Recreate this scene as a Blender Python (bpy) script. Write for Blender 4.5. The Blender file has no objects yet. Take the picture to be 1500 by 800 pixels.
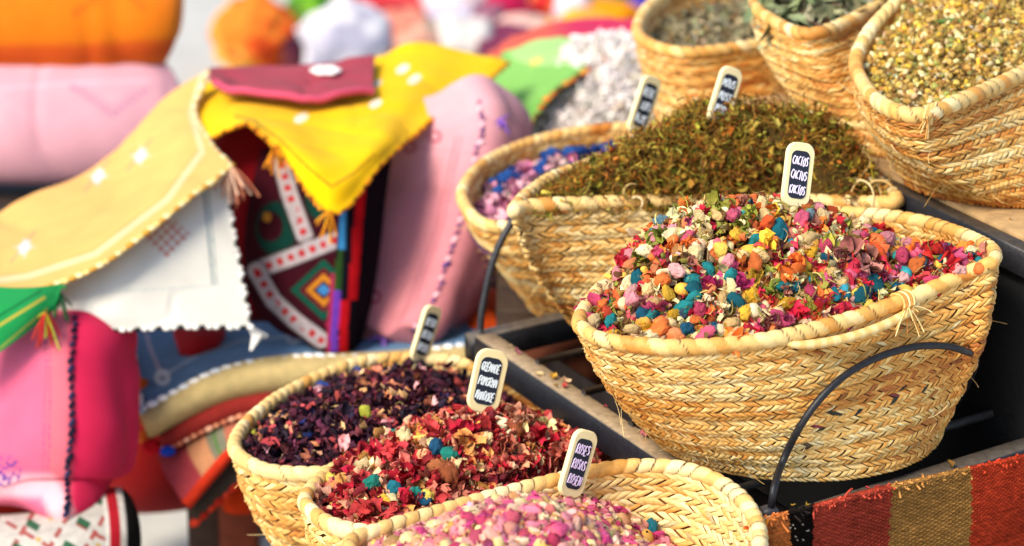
import bpy, math, random
import numpy as np
from mathutils import Vector
random.seed(7)
RNG = np.random.default_rng(7)
scene = bpy.context.scene
COL = scene.collection
A = lambda *x: np.array(x, float)

# ------------------------------------------------------------------ camera model
CAM = A(0, 0, 1.5)
PITCH = math.radians(18)
FW = A(0, math.cos(PITCH), -math.sin(PITCH))
RT = A(1, 0, 0)
UP = A(0, math.sin(PITCH), math.cos(PITCH))
KPX = 750 / math.tan(math.radians(12))


def ray(u, v):
    return FW + (u - 750) / KPX * RT + (400 - v) / KPX * UP


def P(u, v, d):
    return CAM + d * ray(u, v)


def PZ(u, v, z):
    r = ray(u, v)
    return CAM + r * ((z - CAM[2]) / r[2])


def proj(p):
    q = np.asarray(p, float) - CAM
    d = q @ FW
    return np.stack([750 + KPX * (q @ RT) / d, 400 - KPX * (q @ UP) / d], -1)


def norm(v):
    v = np.asarray(v, float)
    return v / np.maximum(np.linalg.norm(v, axis=-1, keepdims=True), 1e-12)


def lin(h):
    """hex sRGB to linear"""
    c = A(*[int(h[i:i + 2], 16) / 255 for i in (0, 2, 4)])
    return np.where(c <= .04045, c / 12.92, ((c + .055) / 1.055) ** 2.4)


def sst(x, a, b):
    t = np.clip((x - a) / (b - a), 0, 1)
    return t * t * (3 - 2 * t)


def noise(p, freq, seed=0, octs=3):
    """smooth pseudo noise in -1..1 from sums of sines"""
    r = np.random.default_rng(seed + 1000)
    p = np.asarray(p, float)
    out = np.zeros(p.shape[:-1])
    amp, tot = 1.0, 0
    for o in range(octs):
        for k in range(4):
            d = norm(r.normal(size=p.shape[-1])) * freq * r.uniform(.7, 1.4)
            d2 = norm(r.normal(size=p.shape[-1])) * freq * r.uniform(.5, 1.1)
            out += amp * np.sin(p @ d + r.uniform(0, 6.3) + 1.5 * np.sin(p @ d2 + r.uniform(0, 6.3))) * .35
        tot += amp
        amp *= .5
        freq *= 2.1
    return out / tot


# ------------------------------------------------------------------ mesh builder
class MB:
    def __init__(self):
        self.v, self.q, self.t, self.c, self.uv, self.n = [], [], [], [], [], 0

    def add(self, v, q=None, t=None, c=(1, 1, 1), uv=None):
        v = np.asarray(v, float).reshape(-1, 3)
        n = len(v)
        c = np.asarray(c, float)
        if c.ndim == 1:
            c = np.tile(c, (n, 1))
        self.v.append(v)
        self.c.append(c.reshape(-1, 3))
        self.uv.append(np.zeros((n, 2)) if uv is None else np.asarray(uv, float).reshape(-1, 2))
        if q is not None and len(q):
            self.q.append(np.asarray(q, int).reshape(-1, 4) + self.n)
        if t is not None and len(t):
            self.t.append(np.asarray(t, int).reshape(-1, 3) + self.n)
        self.n += n
        return self

    def mesh(self, name, mat, smooth=True, origin=None):
        v = np.concatenate(self.v)
        if origin is not None:
            v = v - np.asarray(origin)
        q = np.concatenate(self.q) if self.q else np.zeros((0, 4), int)
        t = np.concatenate(self.t) if self.t else np.zeros((0, 3), int)
        me = bpy.data.meshes.new(name)
        me.vertices.add(len(v))
        me.vertices.foreach_set('co', v.astype(np.float32).ravel())
        li = np.concatenate([t.ravel(), q.ravel()]).astype(np.int32)
        me.loops.add(len(li))
        me.loops.foreach_set('vertex_index', li)
        me.polygons.add(len(t) + len(q))
        ls = np.concatenate([np.arange(len(t)) * 3, len(t) * 3 + np.arange(len(q)) * 4]).astype(np.int32)
        me.polygons.foreach_set('loop_start', ls)
        me.polygons.foreach_set('use_smooth', np.full(len(ls), smooth))
        at = me.color_attributes.new('Col', 'FLOAT_COLOR', 'POINT')
        c = np.concatenate(self.c)
        at.data.foreach_set('color', np.concatenate([c, np.ones((len(c), 1))], 1).astype(np.float32).ravel())
        uv = np.concatenate(self.uv)
        ul = me.uv_layers.new(name='UVMap')
        ul.data.foreach_set('uv', uv[li].astype(np.float32).ravel())
        me.update(calc_edges=True)
        me.validate()
        me.materials.append(mat)
        return me

    def build(self, name, mat, parent=None, smooth=True, origin=None):
        """link as one object; origin = world point of the object's origin"""
        if origin is None and parent is not None:
            origin = A(*parent.location)
        if origin is None:
            v = np.concatenate(self.v)
            lo, hi = v.min(0), v.max(0)
            origin = A((lo[0] + hi[0]) / 2, (lo[1] + hi[1]) / 2, lo[2])
        o = bpy.data.objects.new(name, self.mesh(name, mat, smooth, origin))
        COL.objects.link(o)
        if parent is not None:
            o.parent = parent
        else:
            o.location = origin
        return o


def child_of_child(mb, name, mat, part, thing, smooth=True):
    """a sub-part: parts sit at their thing's origin, so the sub-part shares that origin"""
    o = mb.build(name, mat, None, smooth, origin=A(*thing.location))
    o.location = (0, 0, 0)
    o.parent = part
    return o


def tag(o, label=None, cat=None, group=None, kind=None):
    if label:
        o['label'] = label
    if cat:
        o['category'] = cat
    if group:
        o['group'] = group
    if kind:
        o['kind'] = kind
    return o


def thing(name, loc, label, cat, group=None):
    o = bpy.data.objects.new(name, None)
    COL.objects.link(o)
    o.location = loc
    o.empty_display_size = .05
    return tag(o, label, cat, group)


def gridq(nr, nc, wrap=False):
    i = np.arange(nr - 1)[:, None]
    j = np.arange(nc if wrap else nc - 1)[None]
    j2 = (j + 1) % nc
    return np.stack([i * nc + j, i * nc + j2, (i + 1) * nc + j2, (i + 1) * nc + j], -1).reshape(-1, 4)


def cr(Pt, n, closed=False, t=None):
    """Catmull-Rom through Pt (k,...) at n samples"""
    Pt = np.asarray(Pt, float)
    k = len(Pt)
    if k == 1:
        return np.repeat(Pt, n, 0)
    if closed:
        e = np.concatenate([Pt[-1:], Pt, Pt[:2]])
        x = np.linspace(0, k, n, endpoint=False) if t is None else t
    else:
        e = np.concatenate([2 * Pt[:1] - Pt[1:2], Pt, 2 * Pt[-1:] - Pt[-2:-1]])
        x = np.linspace(0, k - 1, n) if t is None else t
    i = np.clip(np.floor(x).astype(int), 0, (k if closed else k - 1) - 1)
    f = (x - i).reshape((-1,) + (1,) * (Pt.ndim - 1))
    a, b, c, d = e[i], e[i + 1], e[i + 2], e[i + 3]
    return .5 * (2 * b + (c - a) * f + (2 * a - 5 * b + 4 * c - d) * f ** 2 + (3 * b - a - 3 * c + d) * f ** 3)


def resample(p, n, closed=False):
    q = np.concatenate([p, p[:1]]) if closed else p
    s = np.concatenate([[0], np.cumsum(np.linalg.norm(np.diff(q, axis=0), axis=1))])
    x = np.linspace(0, s[-1], n + 1)[:-1] if closed else np.linspace(0, s[-1], n)
    return np.stack([np.interp(x, s, q[:, k]) for k in range(3)], 1)


def frames(path, closed=False):
    n = len(path)
    if closed:
        t = norm(np.roll(path, -1, 0) - np.roll(path, 1, 0))
    else:
        t = norm(np.gradient(path, axis=0))
    ref = A(0, 0, 1.)
    if not closed and abs(t[:, 2]).max() > .9:
        ref = A(.7, -.71, .05) if np.abs(t @ A(.7, -.71, .05)).max() < .9 else A(.2, .9, .1)
    a = norm(np.cross(t, ref))
    b = norm(np.cross(a, t))
    return t, a, b


def tube(mb, path, r, sides=8, c=(1, 1, 1), closed=False, caps=True):
    path = np.asarray(path, float)
    n = len(path)
    t, a, b = frames(path, closed)
    th = np.linspace(0, 2 * math.pi, sides, endpoint=False)
    r = np.broadcast_to(np.asarray(r, float).reshape(-1, 1, 1) if np.ndim(r) else r, (n, sides, 1))
    v = path[:, None] + r * (a[:, None] * np.cos(th)[None, :, None] + b[:, None] * np.sin(th)[None, :, None])
    i = np.arange(n if closed else n - 1)[:, None]
    j = np.arange(sides)[None]
    i2, j2 = (i + 1) % n, (j + 1) % sides
    q = np.stack([i * sides + j, i2 * sides + j, i2 * sides + j2, i * sides + j2], -1).reshape(-1, 4)
    V, T = v.reshape(-1, 3), []
    cc = np.asarray(c, float)
    if cc.ndim == 2:
        cc = np.repeat(cc, sides, 0)
    if caps and not closed:
        V = np.concatenate([V, path[:1], path[-1:]])
        if cc.ndim == 2:
            cc = np.concatenate([cc, cc[:1], cc[-1:]])
        e0, e1 = n * sides, n * sides + 1
        jj = np.arange(sides)
        T = np.concatenate([np.stack([np.full(sides, e0), (jj + 1) % sides, jj], 1),
                            np.stack([np.full(sides, e1), (n - 1) * sides + jj, (n - 1) * sides + (jj + 1) % sides], 1)])
    mb.add(V, q, T, cc)


def bar(mb, p0, p1, w, h, up=(0, 0, 1), c=(1, 1, 1), ctop=None, bev=.0015):
    """bevelled box from p0 to p1 (axis through the centre of its cross section)"""
    p0, p1 = np.asarray(p0, float), np.asarray(p1, float)
    t = norm(p1 - p0)
    s = norm(np.cross(t, up))
    u = norm(np.cross(s, t))
    prof = []
    for sx, sy in ((-1, -1), (1, -1), (1, 1), (-1, 1)):
        x, y = sx * w / 2, sy * h / 2
        if sx * sy > 0:
            prof += [(x, y - sy * bev), (x - sx * bev, y)]
        else:
            prof += [(x - sx * bev, y), (x, y - sy * bev)]
    pr = np.array(prof)
    n = 9
    L = np.linspace(0, 1, n)
    V = (p0 + (p1 - p0) * L[:, None])[:, None] + pr[None, :, :1] * s + pr[None, :, 1:] * u
    k = len(pr)
    q = gridq(n, k, True)
    cc = np.tile(np.asarray(c, float), (n, k, 1))
    if ctop is not None:
        cc[:, 5:7] = ctop
    V = np.concatenate([V.reshape(-1, 3), [p0, p1]])
    cc = np.concatenate([cc.reshape(-1, 3), cc[0, :1], cc[-1, :1]])
    j = np.arange(k)
    T = np.concatenate([np.stack([np.full(k, n * k), (j + 1) % k, j], 1),
                        np.stack([np.full(k, n * k + 1), (n - 1) * k + j, (n - 1) * k + (j + 1) % k], 1)])
    mb.add(V, q, T, cc)


def ico(sub):
    import bmesh
    bm = bmesh.new()
    bmesh.ops.create_icosphere(bm, subdivisions=sub, radius=1)
    v = np.array([x.co[:] for x in bm.verts])
    f = np.array([[y.index for y in x.verts] for x in bm.faces])
    bm.free()
    return v, f


ICO1, ICO2, ICO3, ICO4 = ico(1), ico(2), ico(3), ico(4)


def quats(n, rng=RNG):
    q = norm(rng.normal(size=(n, 4)))
    w, x, y, z = q.T
    return np.stack([1 - 2 * (y * y + z * z), 2 * (x * y - z * w), 2 * (x * z + y * w),
                     2 * (x * y + z * w), 1 - 2 * (x * x + z * z), 2 * (y * z - x * w),
                     2 * (x * z - y * w), 2 * (y * z + x * w), 1 - 2 * (x * x + y * y)], -1).reshape(n, 3, 3)


def basis(nrm, tilt=.5, rng=RNG):
    """random rotations whose local z is the normal, tilted at random"""
    n = len(nrm)
    z = norm(nrm + rng.normal(size=(n, 3)) * tilt)
    x = norm(np.cross(z, rng.normal(size=(n, 3))))
    y = np.cross(z, x)
    return np.stack([x, y, z], -1)


def scatter(mb, tmpl, pos, rot, scale, col):
    """tmpl = list of (verts, quads, tris, shade); each placed copy takes a template at random"""
    n = len(pos)
    pick = RNG.integers(0, len(tmpl), n)
    scale = np.broadcast_to(np.asarray(scale, float), (n,) if np.ndim(scale) < 2 else (n, 3))
    for k, (v, q, t, sh) in enumerate(tmpl):
        m = np.where(pick == k)[0]
        if not len(m):
            continue
        s = scale[m][:, None, None] if scale.ndim == 1 else scale[m][:, None, :]
        V = np.einsum('nij,nkj->nki', rot[m], v[None] * s) + pos[m][:, None]
        nv = len(v)
        off = (np.arange(len(m)) * nv)[:, None, None]
        C = col[m][:, None, :] * sh[None, :, None] if sh.ndim == 1 else col[m][:, None, :] * sh[None]
        mb.add(V, (q[None] + off) if q is not None else None, (t[None] + off) if t is not None else None,
               np.clip(C, 0, 1).reshape(-1, 3))


# ------------------------------------------------------------------ materials
def material(name, rough=.8, bump=None, var=.15, vscale=60, obj_color=False, spec=.3, sheen=0, coat=0, sss=0, fine=None):
    """base colour from the 'Col' attribute (or object colour times it) with noise variation and a bump"""
    m = bpy.data.materials.new(name)
    m.use_nodes = True
    nt = m.node_tree
    N, L = nt.nodes, nt.links
    b = N['Principled BSDF']
    b.inputs['Roughness'].default_value = rough
    b.inputs['Specular IOR Level'].default_value = spec
    if sheen:
        b.inputs['Sheen Weight'].default_value = sheen
        b.inputs['Sheen Roughness'].default_value = .5
    if sss:
        b.inputs['Subsurface Weight'].default_value = sss
        b.inputs['Subsurface Radius'].default_value = (.01, .006, .004)
        b.inputs['Subsurface Scale'].default_value = .3
    at = N.new('ShaderNodeAttribute')
    at.attribute_name = 'Col'
    src = at.outputs['Color']
    if obj_color:
        oi = N.new('ShaderNodeObjectInfo')
        mx = N.new('ShaderNodeMix')
        mx.data_type, mx.blend_type = 'RGBA', 'MULTIPLY'
        mx.inputs['Factor'].default_value = 1
        L.new(oi.outputs['Color'], mx.inputs['A'])
        L.new(src, mx.inputs['B'])
        src = mx.outputs['Result']
    tc = N.new('ShaderNodeTexCoord')
    nz = N.new('ShaderNodeTexNoise')
    nz.inputs['Scale'].default_value = vscale
    nz.inputs['Detail'].default_value = 5
    L.new(tc.outputs['Object'], nz.inputs['Vector'])
    mr = N.new('ShaderNodeMapRange')
    mr.inputs['From Min'].default_value = .25
    mr.inputs['From Max'].default_value = .75
    mr.inputs['To Min'].default_value = 1 - var
    mr.inputs['To Max'].default_value = 1 + var
    L.new(nz.outputs['Fac'], mr.inputs['Value'])
    m2 = N.new('ShaderNodeMix')
    m2.data_type, m2.blend_type = 'RGBA', 'MULTIPLY'
    m2.clamp_result = False
    m2.inputs['Factor'].default_value = 1
    L.new(src, m2.inputs['A'])
    L.new(mr.outputs['Result'], m2.inputs['B'])
    L.new(m2.outputs['Result'], b.inputs['Base Color'])
    if bump:
        scale, strength, dist, kind = bump
        bp = N.new('ShaderNodeBump')
        bp.inputs['Strength'].default_value = strength
        bp.inputs['Distance'].default_value = dist
        if kind == 'weave':
            outs = []
            for ax in ('X', 'Y'):
                w = N.new('ShaderNodeTexWave')
                w.wave_type, w.bands_direction = 'BANDS', ax
                w.inputs['Scale'].default_value = scale
                w.inputs['Distortion'].default_value = 1.5
                w.inputs['Detail'].default_value = 2
                w.inputs['Detail Scale'].default_value = 2
                L.new(tc.outputs['UV'], w.inputs['Vector'])
                outs.append(w.outputs['Fac'])
            ad = N.new('ShaderNodeMath')
            L.new(outs[0], ad.inputs[0])
            L.new(outs[1], ad.inputs[1])
            L.new(ad.outputs[0], bp.inputs['Height'])
        else:
            n2 = N.new('ShaderNodeTexNoise')
            n2.inputs['Scale'].default_value = scale
            n2.inputs['Detail'].default_value = 6
            L.new(tc.outputs['Object'], n2.inputs['Vector'])
            L.new(n2.outputs['Fac'], bp.inputs['Height'])
        L.new(bp.outputs['Normal'], b.inputs['Normal'])
    return m


M_STRAW = material('palm_straw', .5, (900, .35, .002, 'noise'), .16, 240, spec=.35)
M_RIM = material('palm_rim', .5, (700, .35, .002, 'noise'), .14, 260, spec=.35)
M_BITS = material('dried_bits', .75, (700, .4, .002, 'noise'), .22, 300, spec=.2)
M_POD = material('dyed_pod', .6, (420, .5, .003, 'noise'), .25, 260, obj_color=True, spec=.15)
M_MOSS = material('dried_moss', .85, None, .25, 200, spec=.15)
M_CLOTH = material('cotton_cloth', .92, (420, .35, .0012, 'weave'), .07, 26, spec=.1, sheen=.05)
M_WOOL = material('wool_weave', .95, (240, .6, .003, 'weave'), .16, 70, spec=.05)
M_FLEECE = material('white_fleece', .95, None, .1, 40, spec=.05, sheen=.3)
M_THREAD = material('thread', .8, (800, .3, .001, 'noise'), .12, 200, spec=.15)
M_IRON = material('black_iron', .45, (260, .4, .0015, 'noise'), .35, 120, spec=.4)
M_WOOD = material('worn_wood', .7, (160, .4, .002, 'noise'), .3, 60, spec=.25)
M_SIGN = material('pale_wood', .55, (300, .15, .001, 'noise'), .06, 60, spec=.3)
M_SLATE = material('chalkboard', .8, (300, .2, .001, 'noise'), .12, 150, spec=.2)
M_CHALK = material('chalk', .95, None, .08, 300, spec=.05)
M_PAVE = material('pavement', .9, (18, .5, .01, 'noise'), .12, 3, spec=.2)


# ------------------------------------------------------------------ baskets
STRAW_PAL = np.array([lin(h) for h in ('f0d9a0', 'e6c27a', 'd8a04e', 'c47e30', 'a65c22', '7c4018')])


class Basket:
    def __init__(self, label, rim, base, row_h=.0062, pitch=.0075, rpb=3, pw=1.8, tone=0., z_lift=0., seed=1,
                 marks=None, rim_r=.0078, inner_to=.6, name='woven_basket', lean=0., puff=0.):
        self.rng = rng = np.random.default_rng(seed)
        R0 = np.array([PZ(u, v, z + z_lift) for u, v, z in rim])
        loop = resample(cr(R0, 600, True), 512, True)
        ctr = loop.mean(0)
        ang = np.arctan2(loop[:, 1] - ctr[1], loop[:, 0] - ctr[0])
        if np.mean(np.diff(np.unwrap(ang))) < 0:
            loop = loop[::-1]
        cx, cy, rx, ry, rot, bz = base
        # correspondence: directions seen from the rim's centre
        ang = np.unwrap(np.arctan2(loop[:, 1] - ctr[1], loop[:, 0] - ctr[0]))
        k = np.arange(512)
        reg = ang[0] + k / 512 * 2 * math.pi
        ang = .5 * ang + .5 * reg
        e = np.stack([rx * np.cos(ang - rot), ry * np.sin(ang - rot)], 1)
        c, s = math.cos(rot), math.sin(rot)
        base_l = np.stack([cx + e[:, 0] * c - e[:, 1] * s, cy + e[:, 0] * s + e[:, 1] * c, np.full(512, bz)], 1)
        self.rim, self.ctr, self.base_c = loop, ctr, A(cx, cy, bz)
        NT = 96
        t = np.linspace(0, 1, NT)
        w = t ** pw
        # round the bottom edge a little
        zt = t + .0 * t
        hor = loop[None] * (1 - w)[:, None, None] + base_l[None] * w[:, None, None]
        if puff:
            out = norm((loop - ctr) * A(1, 1, 0))
            hor = hor + out[None] * (puff * np.clip(np.sin(math.pi * t), 0, 1) ** 1.2)[:, None, None]
        zz = loop[None, :, 2] * (1 - zt)[:, None] + bz * zt[:, None]
        tab = np.concatenate([hor[..., :2], zz[..., None]], -1)
        # soft lumps
        cen = A(ctr[0], ctr[1], 0)
        outw = norm(np.concatenate([tab[..., :2] - cen[:2], np.zeros(tab.shape[:2] + (1,))], -1))
        tab = tab + outw * (noise(tab, 14, seed, 2) * .006 * np.clip(np.sin(math.pi * t), 0, 1)[:, None] ** .6)[..., None]
        self.tab, self.NT = tab, NT
        ds = np.roll(tab, -1, 1) - np.roll(tab, 1, 1)
        dt = np.gradient(tab, axis=0)
        nrm = norm(np.cross(dt, ds))
        if np.mean(np.sum(nrm * outw, -1)) < 0:
            nrm = -nrm
        self.nrm = nrm
        self.L = np.linalg.norm(np.diff(tab, axis=0), axis=-1).sum(0).mean()
        self.per = np.linalg.norm(np.diff(tab[NT // 3], axis=0), axis=-1).sum()

        root = self.root = thing(name, (cx, cy, bz), label, 'basket')
        mb = MB()
        # core wall (outer and inner skin) and bottom
        core = lin('744620')
        si = np.arange(0, 512, 4)
        ti = np.linspace(0, NT - 1, 25).astype(int)
        o = tab[np.ix_(ti, si)] - nrm[np.ix_(ti, si)] * .001
        i_ = tab[np.ix_(ti, si)] - nrm[np.ix_(ti, si)] * .0045
        q = gridq(len(ti), len(si), True)
        mb.add(o.reshape(-1, 3), q[:, ::-1], c=core)
        mb.add(i_.reshape(-1, 3), q, c=core)
        bl = base_l[si]
        mb.add(np.concatenate([bl, [[cx, cy, bz]]]), t=np.stack([np.full(len(si), len(si)), (np.arange(len(si)) + 1) % len(si), np.arange(len(si))], 1), c=core)
        # woven strands
        nrow = max(6, int(round(self.L / row_h)))
        nst = int(round(self.per / pitch))
        if nst % 2:
            nst += 1
        self.weave(mb, nrow, nst, rpb, tone, 1, 1.0, marks)
        self.weave(mb, nrow, nst, rpb, tone, -1, inner_to, None)
        for i in range(80):
            pp, nn = self.ev(np.array([rng.random()]), np.array([rng.uniform(.02, .9)]))
            d = norm(nn[0] * rng.uniform(.2, .7) + norm(rng.normal(size=3)))
            x = np.linspace(0, 1, 6)[:, None]
            Lf = .016 * rng.uniform(.4, 1.5)
            tube(mb, pp[0] + nn[0] * .004 + d * Lf * x + rng.normal(0, .3, 3) * Lf * x ** 2, .00035, 3, self.pal(np.array([rng.uniform(0, 2)]))[0], caps=False)
        mb.build('woven_body', M_STRAW, root)
        # wrapped rim
        rm = MB()
        nS = 900
        nb = int(self.per / .0135)
        path = resample(loop, nS, True) + A(0, 0, .002)
        t_, a_, b_ = frames(path, True)
        sides = 12
        th = np.linspace(0, 2 * math.pi, sides, endpoint=False)
        ph = np.arange(nS)[:, None] / nS * nb + np.sin(th)[None] * .35 + .12 * noise(path, 60, seed + 5, 2)[:, None]
        fr = ph - np.floor(ph)
        rr = rim_r * (1 + .1 * noise(path, 35, seed + 3, 2)[:, None]) * (.80 + .23 * np.sin(math.pi * fr) ** .4)
        v = path[:, None] + rr[..., None] * (a_[:, None] * np.cos(th)[None, :, None] + b_[:, None] * np.sin(th)[None, :, None] * 1.1)
        bt = rng.normal(0, .7, nb + 3)
        tones = np.clip(1.25 + tone * .6 + bt[np.floor(ph).astype(int) % (nb + 3)], 0, 4.2)
        cc = self.pal(tones)
        thr = (rng.random(nb + 3) < .45)[np.floor(ph).astype(int) % (nb + 3)] & (fr < .1)
        cc[thr] = lin('4a3a28')
        j = np.arange(sides)[None]
        i = np.arange(nS)[:, None]
        qq = np.stack([i * sides + j, ((i + 1) % nS) * sides + j, ((i + 1) % nS) * sides + (j + 1) % sides, i * sides + (j + 1) % sides], -1).reshape(-1, 4)
        rm.add(v.reshape(-1, 3), qq, c=cc.reshape(-1, 3))
        rm.build('rim', M_RIM, root)
        # plane fitted to the rim, for the heap
        X = np.c_[loop[:, :2], np.ones(512)]
        self.plane = np.linalg.lstsq(X, loop[:, 2], rcond=None)[0]

    @staticmethod
    def pal(x):
        x = np.clip(x, 0, len(STRAW_PAL) - 1.001)
        i = np.floor(x).astype(int)
        f = (x - i)[..., None]
        return STRAW_PAL[i] * (1 - f) + STRAW_PAL[i + 1] * f

    def ev(self, s, t):
        x = (s % 1) * 512
        y = np.clip(t, 0, 1) * (self.NT - 1)
        i, j = np.floor(x).astype(int) % 512, np.clip(np.floor(y).astype(int), 0, self.NT - 2)
        f, g = (x - np.floor(x))[..., None], (y - j)[..., None]
        i2 = (i + 1) % 512
        out = []
        for T in (self.tab, self.nrm):
            out.append((T[j, i] * (1 - f) + T[j, i2] * f) * (1 - g) + (T[j + 1, i] * (1 - f) + T[j + 1, i2] * f) * g)
        return out[0], norm(out[1])

    def weave(self, mb, nrow, nst, rpb, tone, side, t_max, marks):
        rng = self.rng
        a = np.linspace(-1, 1, 5)
        b = np.linspace(-1, 1, 3)
        Aa, Bb = np.meshgrid(a, b, indexing='ij')
        Aa, Bb = Aa.ravel(), Bb.ravel()
        rows = np.arange(int(math.ceil(nrow * t_max)))
        r, jn = np.meshgrid(rows, np.arange(nst), indexing='ij')
        r, jn = r.ravel(), jn.ravel()
        n = len(r)
        sg = np.where(r % 2 == 0, 1, -1) * side
        # the spiral braid climbs by one braid per turn
        sc = (jn + .25 * sg + rng.normal(0, .07, n)) / nst
        tc = (r + .5 + rng.normal(0, .07, n)) / nrow
        wob = .35 * np.sin(2 * math.pi * sc * 2 + r * .35) / nrow
        slant = .74
        s = sc[:, None] + (sg[:, None] * Aa * slant + Bb * .455) / nst
        t = tc[:, None] + wob[:, None] + Aa * .62 / nrow
        pos, nm = self.ev(s, t)
        k = self.L / nrow / .0062
        h = (1 - Aa ** 2) ** .5 * .0017 * k - Bb ** 2 * .0011 * k - .0006 + rng.normal(0, .0003, n)[:, None]
        fr = ((r[:, None] + .5 + Aa * .5) / rpb) % 1
        if side > 0:
            h = h + .0028 * k * np.sin(math.pi * fr) ** .7
            off = 0
        else:
            h = h + .0012 * k * np.sin(math.pi * fr)
            off = -.0055
        pos = pos + nm * (off + side * h)[..., None]
        br = r // rpb
        btone = rng.normal(0, .75, r.max() + 3)
        rtone = rng.normal(0, .5, r.max() + 3)
        patch = noise(np.c_[sc * 9, tc * 3], 1.6, int(rng.integers(99)), 2) * .9
        tn = 1.75 + tone + btone[br] * .55 + rtone[r] * .6 + patch + rng.normal(0, .55, n)
        C = self.pal(np.clip(tn, 0, 5))
        dk = rng.random(n) < .012
        C[dk] *= .55
        if marks is not None:
            pc = proj(pos[:, 7])
            for u, v, col, rad in marks:
                m = (np.hypot(pc[:, 0] - u, pc[:, 1] - v) < rad) & (pos[:, 7, 1] < self.ctr[1] + .03)
                C[m] = lin(col)
        C = C[:, None] * (1 + .06 * Bb[None, :, None])
        q = gridq(5, 3)
        q = (q[None] + (np.arange(n) * 15)[:, None, None]).reshape(-1, 4)
        if side * 1 > 0:
            q = q[:, ::-1]
        mb.add(pos.reshape(-1, 3), q, c=np.clip(C, 0, 1).reshape(-1, 3))

    def knot(self, u, v, n=26, size=.03):
        """a raffia tie knotted round the rim nearest to the pixel"""
        pr = proj(self.rim)
        i = int(np.argmin(np.hypot(pr[:, 0] - u, pr[:, 1] - v)))
        p = self.rim[i]
        tan = norm(self.rim[(i + 3) % 512] - self.rim[i - 3])
        out = norm((p - self.ctr) * A(1, 1, 0))
        mb = MB()
        rng = self.rng
        for k in range(5):
            th = np.linspace(0, 2 * math.pi, 20)
            pp = p + tan * ((k - 2) * .0028 + .002 * np.sin(th)[:, None]) + .0108 * (out * np.cos(th)[:, None] + A(0, 0, 1) * np.sin(th)[:, None] * 1.05)
            tube(mb, pp, .0014, 6, self.pal(np.array([rng.uniform(0, 3)]))[0])
        for k in range(n):
            d = norm(out * rng.uniform(.2, 1) + tan * rng.normal(0, .8) + A(0, 0, rng.normal(-.5, .7)))
            L = size * rng.uniform(.4, 1.2)
            x = np.linspace(0, 1, 7)[:, None]
            pp = p + out * .009 + d * L * x + A(0, 0, -1) * L * .5 * x ** 2 + norm(rng.normal(size=3)) * .2 * L * x ** 2
            tube(mb, pp, .0007, 4, self.pal(np.array([rng.uniform(0, 3.5)]))[0])
        mb.build('raffia_knot', M_RIM, self.root)


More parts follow.
